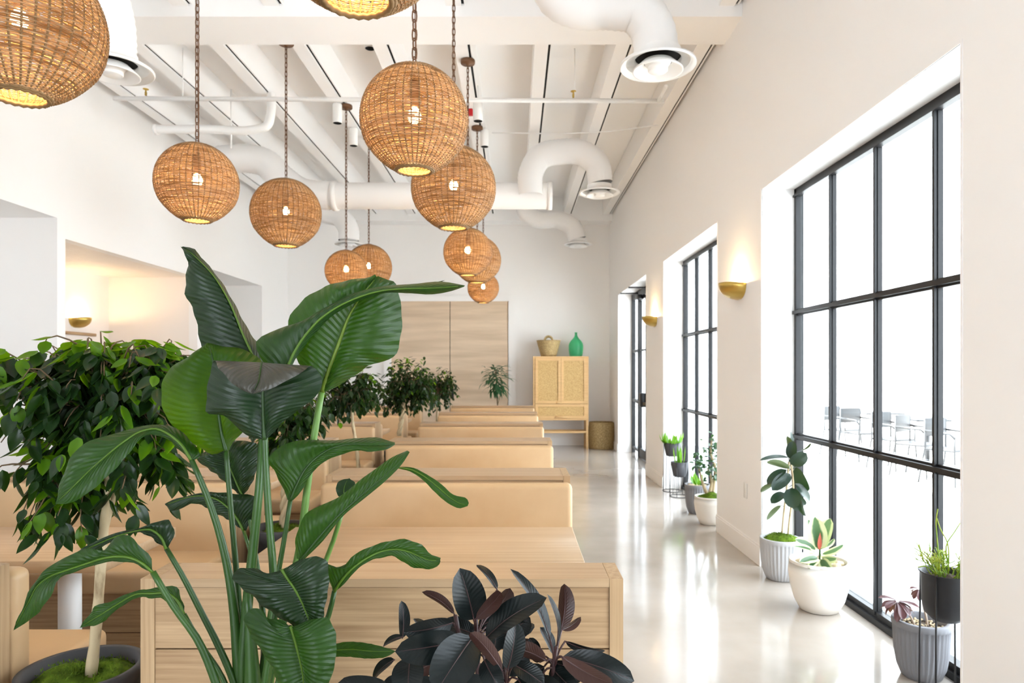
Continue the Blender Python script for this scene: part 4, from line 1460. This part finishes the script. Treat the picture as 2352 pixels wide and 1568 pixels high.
for (b, tp, w, z0, z1, rl) in LV:
    m = MB()
    cl, nz_ = leaf_px(m, b, tp, w, D, z0, z1, rl, curl=.16, fold=.16, n=12, side=4, off=o)
    m.tube(cl[:-1], [.0016 * (1 - .07 * i) for i in range(len(cl) - 1)], 6, 1)
    B, T = px(b[0], b[1], D + z0) - o, px(tp[0], tp[1], D + z1) - o
    lf = m.build('leaf', [M['rub'], M['rubrib']], t)
    m = MB(); near = min([Vector((px(1094, 1440, D + .01) - o)), px(1274, 1510, D + .01) - o, px(1164, 1550, D + .01) - o, px(1049, 1440, D + .01) - o], key=lambda q: (q - B).length)
    if (near - B).length < .12:
        m.tube(catmull([near + Vector((0, 0, -.02)), (near + B) / 2, B], 6), .0022, 6)
        m.build('leaf_stalk', M['rubrib'], lf)

# ---------------------------------------------------------------- broad leaved plant in the centre foreground
D = 1.45
o = px(575, 850, D); o.z = 0
t = thing('bird_of_paradise_plant', 'tall plant with huge broad paddle leaves in the centre foreground', 'plant', o)
pot_body(t, (0, 0, 0), .19, .46, M['darkpot'], shape='tall', thick=.02)
pot_fill(t, (0, 0, .41), .165, M['soil'], 'soil', 8, .012, 41)


def big_leaf(left, mid_, right, d0, ma, bulge=.02, ruf=.004, nv=34, nu=8, rib=.0034, flip=False, ribm='rib'):
    """left margin, midrib and right margin as (x, y[, depth offset]) runs from base to tip; the blade is arched between them"""
    def run(pts):
        Q = [(px(p[0], p[1], D + d0 + (p[2] if len(p) > 2 else 0)) - o) for p in pts]
        return catmull(Q, nv)
    Lf, Md, Rt = run(left), run(mid_), run(right)
    m = MB()
    vs, fs, uv = [], [], []
    cols = 2 * nu + 1
    ph = R.uniform(0, 6)
    for i in range(nv):
        tt = i / (nv - 1)
        for j in range(cols):
            u = (j - nu) / nu
            E = Lf[i] if u < 0 else Rt[i]
            a = abs(u)
            p = Md[i].lerp(E, a)
            wd = (E - Md[i]).length
            p.y += -bulge * math.sin(math.pi * a) * min(1, wd / .06) + ruf * math.sin(tt * 46 + ph + u) * a ** 2 + .0004 * math.sin(tt * 150 - a * 14) * min(1, wd / .05)
            vs.append(p)
            uv.append((u, tt))
    eye = Vector((0, 0, CH)) - o
    sgn = 0
    for i in range(nv - 1):
        for j in range(cols - 1):
            a = i * cols + j
            q = (a, a + 1, a + cols + 1, a + cols)
            fs.append(q)
            if i < nv // 2:
                n_ = (vs[q[1]] - vs[q[0]]).cross(vs[q[3]] - vs[q[0]])
                sgn += n_.dot((eye - vs[q[0]]).normalized())
    if sgn < 0: fs = [q[::-1] for q in fs]      # the face toward the room front counts as the upper face
    m.add(vs, fs, 0, uv)
    lf = m.build('leaf', ma, t)
    m = MB()
    m.tube([p + Vector((0, -.0015, 0)) for p in Md[:-1]], [rib * (1 - .82 * i / (nv - 2)) for i in range(nv - 1)], 7)
    m.build('midrib', M[ribm], lf)
    return lf


def stalk(pts, w0, w1, d0, ma='stalk'):
    n = 22
    P = catmull([px(p[0], p[1], D + d0 + (p[2] if len(p) > 2 else 0)) - o for p in pts], n)
    k = D / FPX / 2
    m = MB()
    m.tube(P, [(w0 + (w1 - w0) * i / (n - 1)) * k for i in range(n)], 10)
    return m.build('stalk', M[ma], t)


# A tall leaf at upper left
big_leaf([(500, 900), (470, 835), (457, 770), (444, 712), (425, 672), (427, 640), (431, 605), (427, 588, -.02), (416, 567, -.02)],
         [(606, 890), (583, 822), (556, 762), (536, 712), (516, 672), (490, 632), (458, 598), (436, 578), (418, 567)],
         [(640, 890, .04), (612, 815, .05), (572, 760, .05), (544, 708, .04), (522, 668, .03), (496, 630, .02), (464, 592, .02), (444, 570, .01), (420, 566)], .09, M['bopdeep'], .015)
# D big right leaf
big_leaf([(738, 900), (712, 868, .02), (684, 828, .02), (664, 788, .01), (660, 750), (672, 716), (702, 684), (747, 658), (800, 643), (846, 636), (862, 630)],
         [(740, 900), (752, 862), (768, 818), (785, 770), (800, 730), (818, 698), (838, 670), (855, 650), (866, 636)],
         [(744, 902), (776, 886, .01), (824, 856, .03), (850, 838, .02), (872, 832, .03), (904, 820, .03), (920, 775, .03), (923, 722, .03), (916, 676, .03), (905, 646, .02), (890, 642, .01), (868, 634)], .06, M['bop'], .03, .006, ribm='ribpale', rib=.0062)
# E lance folded along its length, reaching right
big_leaf([(640, 885, .02), (604, 832, .02), (588, 785, .02), (640, 755, .03), (690, 738, .03), (740, 710, .03), (790, 682, .03), (850, 662, .03), (910, 654, .03), (960, 651, .03), (1010, 646, .04), (1066, 655, .02)],
         [(648, 885), (662, 840), (681, 800), (705, 765), (735, 733), (770, 708), (815, 686), (870, 669), (930, 663), (980, 662), (1025, 660), (1068, 656)],
         [(660, 885, .01), (673, 836, .01), (696, 800, .02), (722, 768, .02), (752, 735, .02), (787, 710, .02), (832, 688, .02), (882, 673, .02), (935, 673, .02), (985, 676, .02), (1035, 669, .02), (1066, 658, .01)], .0, M['bop'], .012, .002)
m_ = big_leaf([(940, 664), (975, 655), (1000, 648), (1023, 643)], [(940, 667), (975, 658), (1000, 651), (1023, 643)], [(940, 670), (975, 661), (1000, 653), (1023, 643)], .05, M['bopdeep'], 0, 0, 10, 2, .001)
# B big round bright leaf at left
big_leaf([(515, 1034), (492, 1043, .01), (455, 1026, .01), (420, 994, .0), (385, 963, .0), (372, 928), (371, 890), (384, 853, .01), (430, 820, .03), (460, 800, .04), (478, 787, .05)],
         [(520, 1036), (512, 1005), (506, 970), (500, 925), (497, 880), (492, 845), (487, 815), (480, 789, .03)],
         [(526, 1034), (540, 1010, .02), (562, 988, .03), (595, 940, .04), (615, 885, .05), (608, 838, .06), (580, 812, .06), (545, 798, .05), (515, 796, .05), (480, 787, .05)], .02, M['bopbright'], .025, .003, ribm='ribdark', rib=.0045)
# C front leaf bending over toward the viewer
big_leaf([(604, 1009), (578, 1004), (557, 994), (535, 970), (515, 955), (475, 947), (475, 905), (481, 862), (489, 832), (503, 846, -.05), (530, 876, -.08), (556, 896, -.10), (577, 903, -.10)],
         [(608, 1010), (607, 985), (606, 960), (605, 925), (604, 890), (603, 858), (602, 836), (600, 838, -.035), (597, 862, -.07), (592, 882, -.09), (580, 903, -.10)],
         [(613, 1008), (632, 988), (655, 965), (690, 938), (718, 916), (738, 892), (738, 868), (730, 850), (718, 841), (698, 852, -.04), (655, 876, -.07), (612, 896, -.10), (584, 904, -.10)], -.06, M['bopfold'], .02, .003, ribm='ribdark', rib=.0045)
# F arching leaf at left
big_leaf([(438, 1058), (415, 1036, .01), (392, 1014, .01), (362, 1000, .0), (334, 1000, -.03), (312, 1020, -.05), (285, 1055, -.07), (245, 1095, -.08), (205, 1130, -.09), (160, 1155, -.10), (127, 1157, -.10)],
         [(440, 1058), (418, 1022), (390, 998), (358, 984), (325, 990, -.02), (288, 1012, -.05), (243, 1048, -.07), (200, 1086, -.08), (162, 1124, -.10), (128, 1156, -.10)],
         [(442, 1058), (461, 1046, .02), (452, 1026, .03), (430, 1000, .03), (404, 982, .03), (372, 975, .02), (325, 978, .0), (280, 991, -.03), (235, 1003, -.05), (190, 1020, -.07), (160, 1055, -.08), (140, 1105, -.09), (127, 1155, -.10)], .0, M['bop'], .012, .003, flip=True)
# G dark leaf behind
big_leaf([(556, 1138), (530, 1121), (500, 1092), (470, 1070), (452, 1052), (475, 1034), (505, 1018)], [(557, 1138), (542, 1104), (526, 1066), (516, 1036), (508, 1014)],
         [(558, 1138), (576, 1114), (588, 1084), (592, 1050), (590, 1020), (560, 1012), (512, 1013)], .12, M['bopdeep'], .02)
# H dark leaf reaching left
big_leaf([(556, 1217), (530, 1196), (500, 1181), (470, 1163), (440, 1156), (420, 1166), (402, 1172), (386, 1169), (379, 1158)], [(560, 1218), (546, 1192), (522, 1163), (496, 1145), (465, 1138), (430, 1142), (400, 1152), (380, 1158)],
         [(566, 1218), (582, 1184), (590, 1142), (545, 1134), (498, 1130), (462, 1131), (430, 1139), (400, 1146), (380, 1156)], .10, M['bopdeep'], .012)
# I mid right leaf
big_leaf([(662, 1147), (647, 1117), (634, 1086), (615, 1060), (630, 1036), (665, 1016), (702, 1010), (760, 1011, .02), (820, 1006, .03), (870, 1005, .03), (907, 1016, .03)],
         [(667, 1150), (682, 1114), (703, 1076), (731, 1048), (762, 1029), (803, 1020), (852, 1021), (907, 1020, .02)],
         [(672, 1149), (691, 1130), (703, 1108), (722, 1080), (752, 1056), (790, 1042), (812, 1035), (850, 1037, -.01), (890, 1031, .0), (907, 1021, .02)], .02, M['bop'], .015, ribm='ribdark')
# J long diagonal leaf
big_leaf([(682, 1282), (678, 1245, .01), (689, 1205, .01), (702, 1180, .01), (737, 1160, .02), (775, 1143, .02), (802, 1123, .02), (832, 1098, .02), (862, 1077, .02), (902, 1049, .02), (936, 1034, .02)],
         [(692, 1285), (728, 1240), (775, 1187), (820, 1146), (866, 1107), (906, 1072), (939, 1036)],
         [(697, 1286), (738, 1246), (790, 1183), (840, 1142), (890, 1100), (926, 1062), (941, 1038)], .0, M['bop'], .015, .002, ribm='ribdark')
big_leaf([(790, 1150), (773, 1132), (777, 1106), (790, 1100)], [(795, 1148), (790, 1128), (794, 1110), (800, 1099)], [(800, 1145), (815, 1125), (815, 1108), (802, 1098)], .08, M['bopdeep'], .005, .002, 12, 3, .001)
# K drooping narrow leaf
big_leaf([(908, 1074), (945, 1084), (970, 1101), (1000, 1131), (1030, 1156), (1056, 1167), (1074, 1162)], [(908, 1073), (947, 1079), (975, 1094), (1008, 1120), (1038, 1145), (1062, 1157), (1076, 1157)],
         [(908, 1072), (950, 1074), (978, 1088), (1012, 1110), (1042, 1136), (1074, 1147), (1077, 1155)], .10, M['bop'], .006, .001, 24, 5, .002)
# L lower right leaf
big_leaf([(765, 1359), (754, 1327), (752, 1296), (776, 1301), (790, 1298), (808, 1278), (846, 1257), (890, 1243), (930, 1238), (965, 1249), (992, 1273), (1012, 1282)],
         [(768, 1358), (780, 1338), (797, 1317), (818, 1298), (843, 1281), (872, 1267), (907, 1261), (938, 1266), (964, 1277), (988, 1286), (1011, 1286)],
         [(772, 1357), (792, 1339), (812, 1316), (841, 1292), (872, 1281), (910, 1279), (926, 1291), (952, 1303), (985, 1306), (1007, 1299), (1012, 1288)], -.06, M['bop'], .012)
# M dark front leaf, N bright leaf below it
big_leaf([(646, 1308), (625, 1316, .0), (600, 1310, .01), (570, 1303, .02), (540, 1312, .03), (534, 1326, .02), (552, 1346), (582, 1371), (616, 1401), (650, 1423), (680, 1442), (711, 1456)],
         [(648, 1307), (661, 1328), (675, 1348), (690, 1375), (704, 1408), (713, 1435), (714, 1456)],
         [(652, 1306), (690, 1285), (725, 1278), (746, 1282), (755, 1312), (753, 1360), (746, 1395), (740, 1428), (730, 1445), (716, 1456)], -.13, M['bopdeep'], .015)
big_leaf([(662, 1437), (640, 1420), (612, 1420), (604, 1399), (578, 1398), (561, 1415), (567, 1442), (590, 1480), (612, 1512), (628, 1542), (650, 1585), (690, 1620)],
         [(668, 1437), (678, 1470), (688, 1510), (696, 1550), (698, 1590), (695, 1622)],
         [(675, 1438), (720, 1421), (754, 1420), (769, 1448), (772, 1500), (765, 1542), (745, 1585), (700, 1620)], -.17, M['bop'], .02, .003)
big_leaf([(755, 1482), (790, 1474), (840, 1476), (880, 1485), (908, 1494)], [(755, 1494), (800, 1490), (850, 1494), (908, 1495)], [(755, 1508), (800, 1508), (850, 1512), (890, 1507), (908, 1496)], -.02, M['bop'], .008, .001, 20, 5, .002)
# P, Q, S hanging leaves at left
big_leaf([(379, 1260), (357, 1242), (328, 1224), (290, 1227), (250, 1247), (220, 1263), (190, 1272), (165, 1278)], [(382, 1260), (372, 1235), (350, 1217), (305, 1220), (262, 1233), (222, 1250), (190, 1265), (165, 1277)],
         [(384, 1259), (398, 1236), (398, 1210), (392, 1196), (360, 1198), (320, 1212), (270, 1222), (225, 1240), (190, 1258), (165, 1275)], -.02, M['bopdeep'], .012)
big_leaf([(349, 1315), (325, 1301), (295, 1291), (265, 1289), (235, 1293), (200, 1303), (165, 1316), (138, 1326), (126, 1350, -.02), (100, 1392, -.02), (66, 1425), (32, 1447)],
         [(351, 1313), (330, 1294), (300, 1280), (270, 1277), (235, 1282), (195, 1295), (150, 1310), (116, 1323), (86, 1346), (68, 1380), (48, 1415), (32, 1446)],
         [(352, 1312), (348, 1288), (326, 1256), (288, 1228), (258, 1240, .01), (245, 1262), (205, 1258), (160, 1275), (112, 1302), (80, 1335), (54, 1390), (34, 1440)], -.08, M['bop'], .012, flip=True)
big_leaf([(420, 1409), (400, 1391), (376, 1376), (345, 1373), (312, 1373), (290, 1386), (265, 1402), (240, 1426), (215, 1437), (185, 1440)], [(423, 1410), (408, 1378), (385, 1362), (350, 1362), (312, 1364), (278, 1382), (240, 1406), (210, 1424), (185, 1439)],
         [(425, 1412), (420, 1386), (406, 1350), (398, 1345), (374, 1347), (340, 1352), (308, 1358), (280, 1368), (248, 1384), (220, 1390), (205, 1411), (185, 1437)], -.02, M['bop'], .01)

base = [(575, 1780), (580, 1900)]
stalk([(607, 960), (609, 1030), (612, 1100), (620, 1220), (628, 1320), (625, 1450), (600, 1640), (585, 1900)], 13, 24, -.045)
stalk([(606, 890, .06), (603, 1000, .03), (598, 1090, .0), (582, 1254), (567, 1400), (556, 1560), (570, 1900)], 14, 34, .0)
stalk([(519, 1030), (526, 1120), (535, 1220), (545, 1340), (555, 1480), (570, 1900)], 11, 20, .03)
stalk([(440, 1056), (472, 1130), (500, 1210), (520, 1290), (535, 1380), (545, 1500), (560, 1900)], 12, 34, .0)
stalk([(557, 1136, .08), (574, 1200, .06), (592, 1300, .04), (606, 1420), (590, 1700), (582, 1900)], 8, 16, .04)
stalk([(559, 1216, .06), (578, 1280, .05), (600, 1390, .03), (595, 1650), (580, 1900)], 8, 14, .05)
stalk([(667, 1148), (655, 1225), (640, 1310), (618, 1430), (590, 1650), (580, 1900)], 10, 20, .02)
stalk([(739, 898), (728, 960), (715, 1050), (702, 1150), (690, 1250), (660, 1380), (620, 1560), (590, 1900)], 15, 24, .06, 'stalklight')
stalk([(692, 1283), (686, 1310), (660, 1400), (620, 1560), (590, 1900)], 12, 18, .01)
stalk([(786, 1175, .02), (766, 1240, .03), (747, 1290, .04), (715, 1380), (650, 1560), (595, 1900)], 11, 18, .06, 'stalklight')
stalk([(768, 1357), (760, 1395), (745, 1440), (700, 1540), (640, 1680), (600, 1900)], 11, 20, -.04)
stalk([(382, 1259), (418, 1320), (462, 1405), (505, 1490), (535, 1560), (570, 1900)], 11, 22, -.01)
stalk([(351, 1313), (398, 1391), (453, 1467), (496, 1568), (560, 1900)], 13, 24, -.06)
stalk([(423, 1410), (462, 1480), (505, 1545), (560, 1900)], 10, 18, -.01)
stalk([(648, 1308), (640, 1360), (628, 1440), (605, 1600), (585, 1900)], 10, 18, -.10)
stalk([(668, 1437), (655, 1500), (625, 1620), (590, 1900)], 10, 16, -.13)
stalk([(757, 1494), (730, 1500), (680, 1560), (600, 1900)], 7, 14, .0)
m = MB(); P = catmull([px(568, 1360, D - .02) - o, px(574, 1450, D - .02) - o, px(580, 1560, D - .02) - o, px(582, 1900, D - .02) - o], 14)
m.tube(P, [.006 + .0022 * i for i in range(14)], 12); m.build('leaf_sheath', M['stalk'], t)
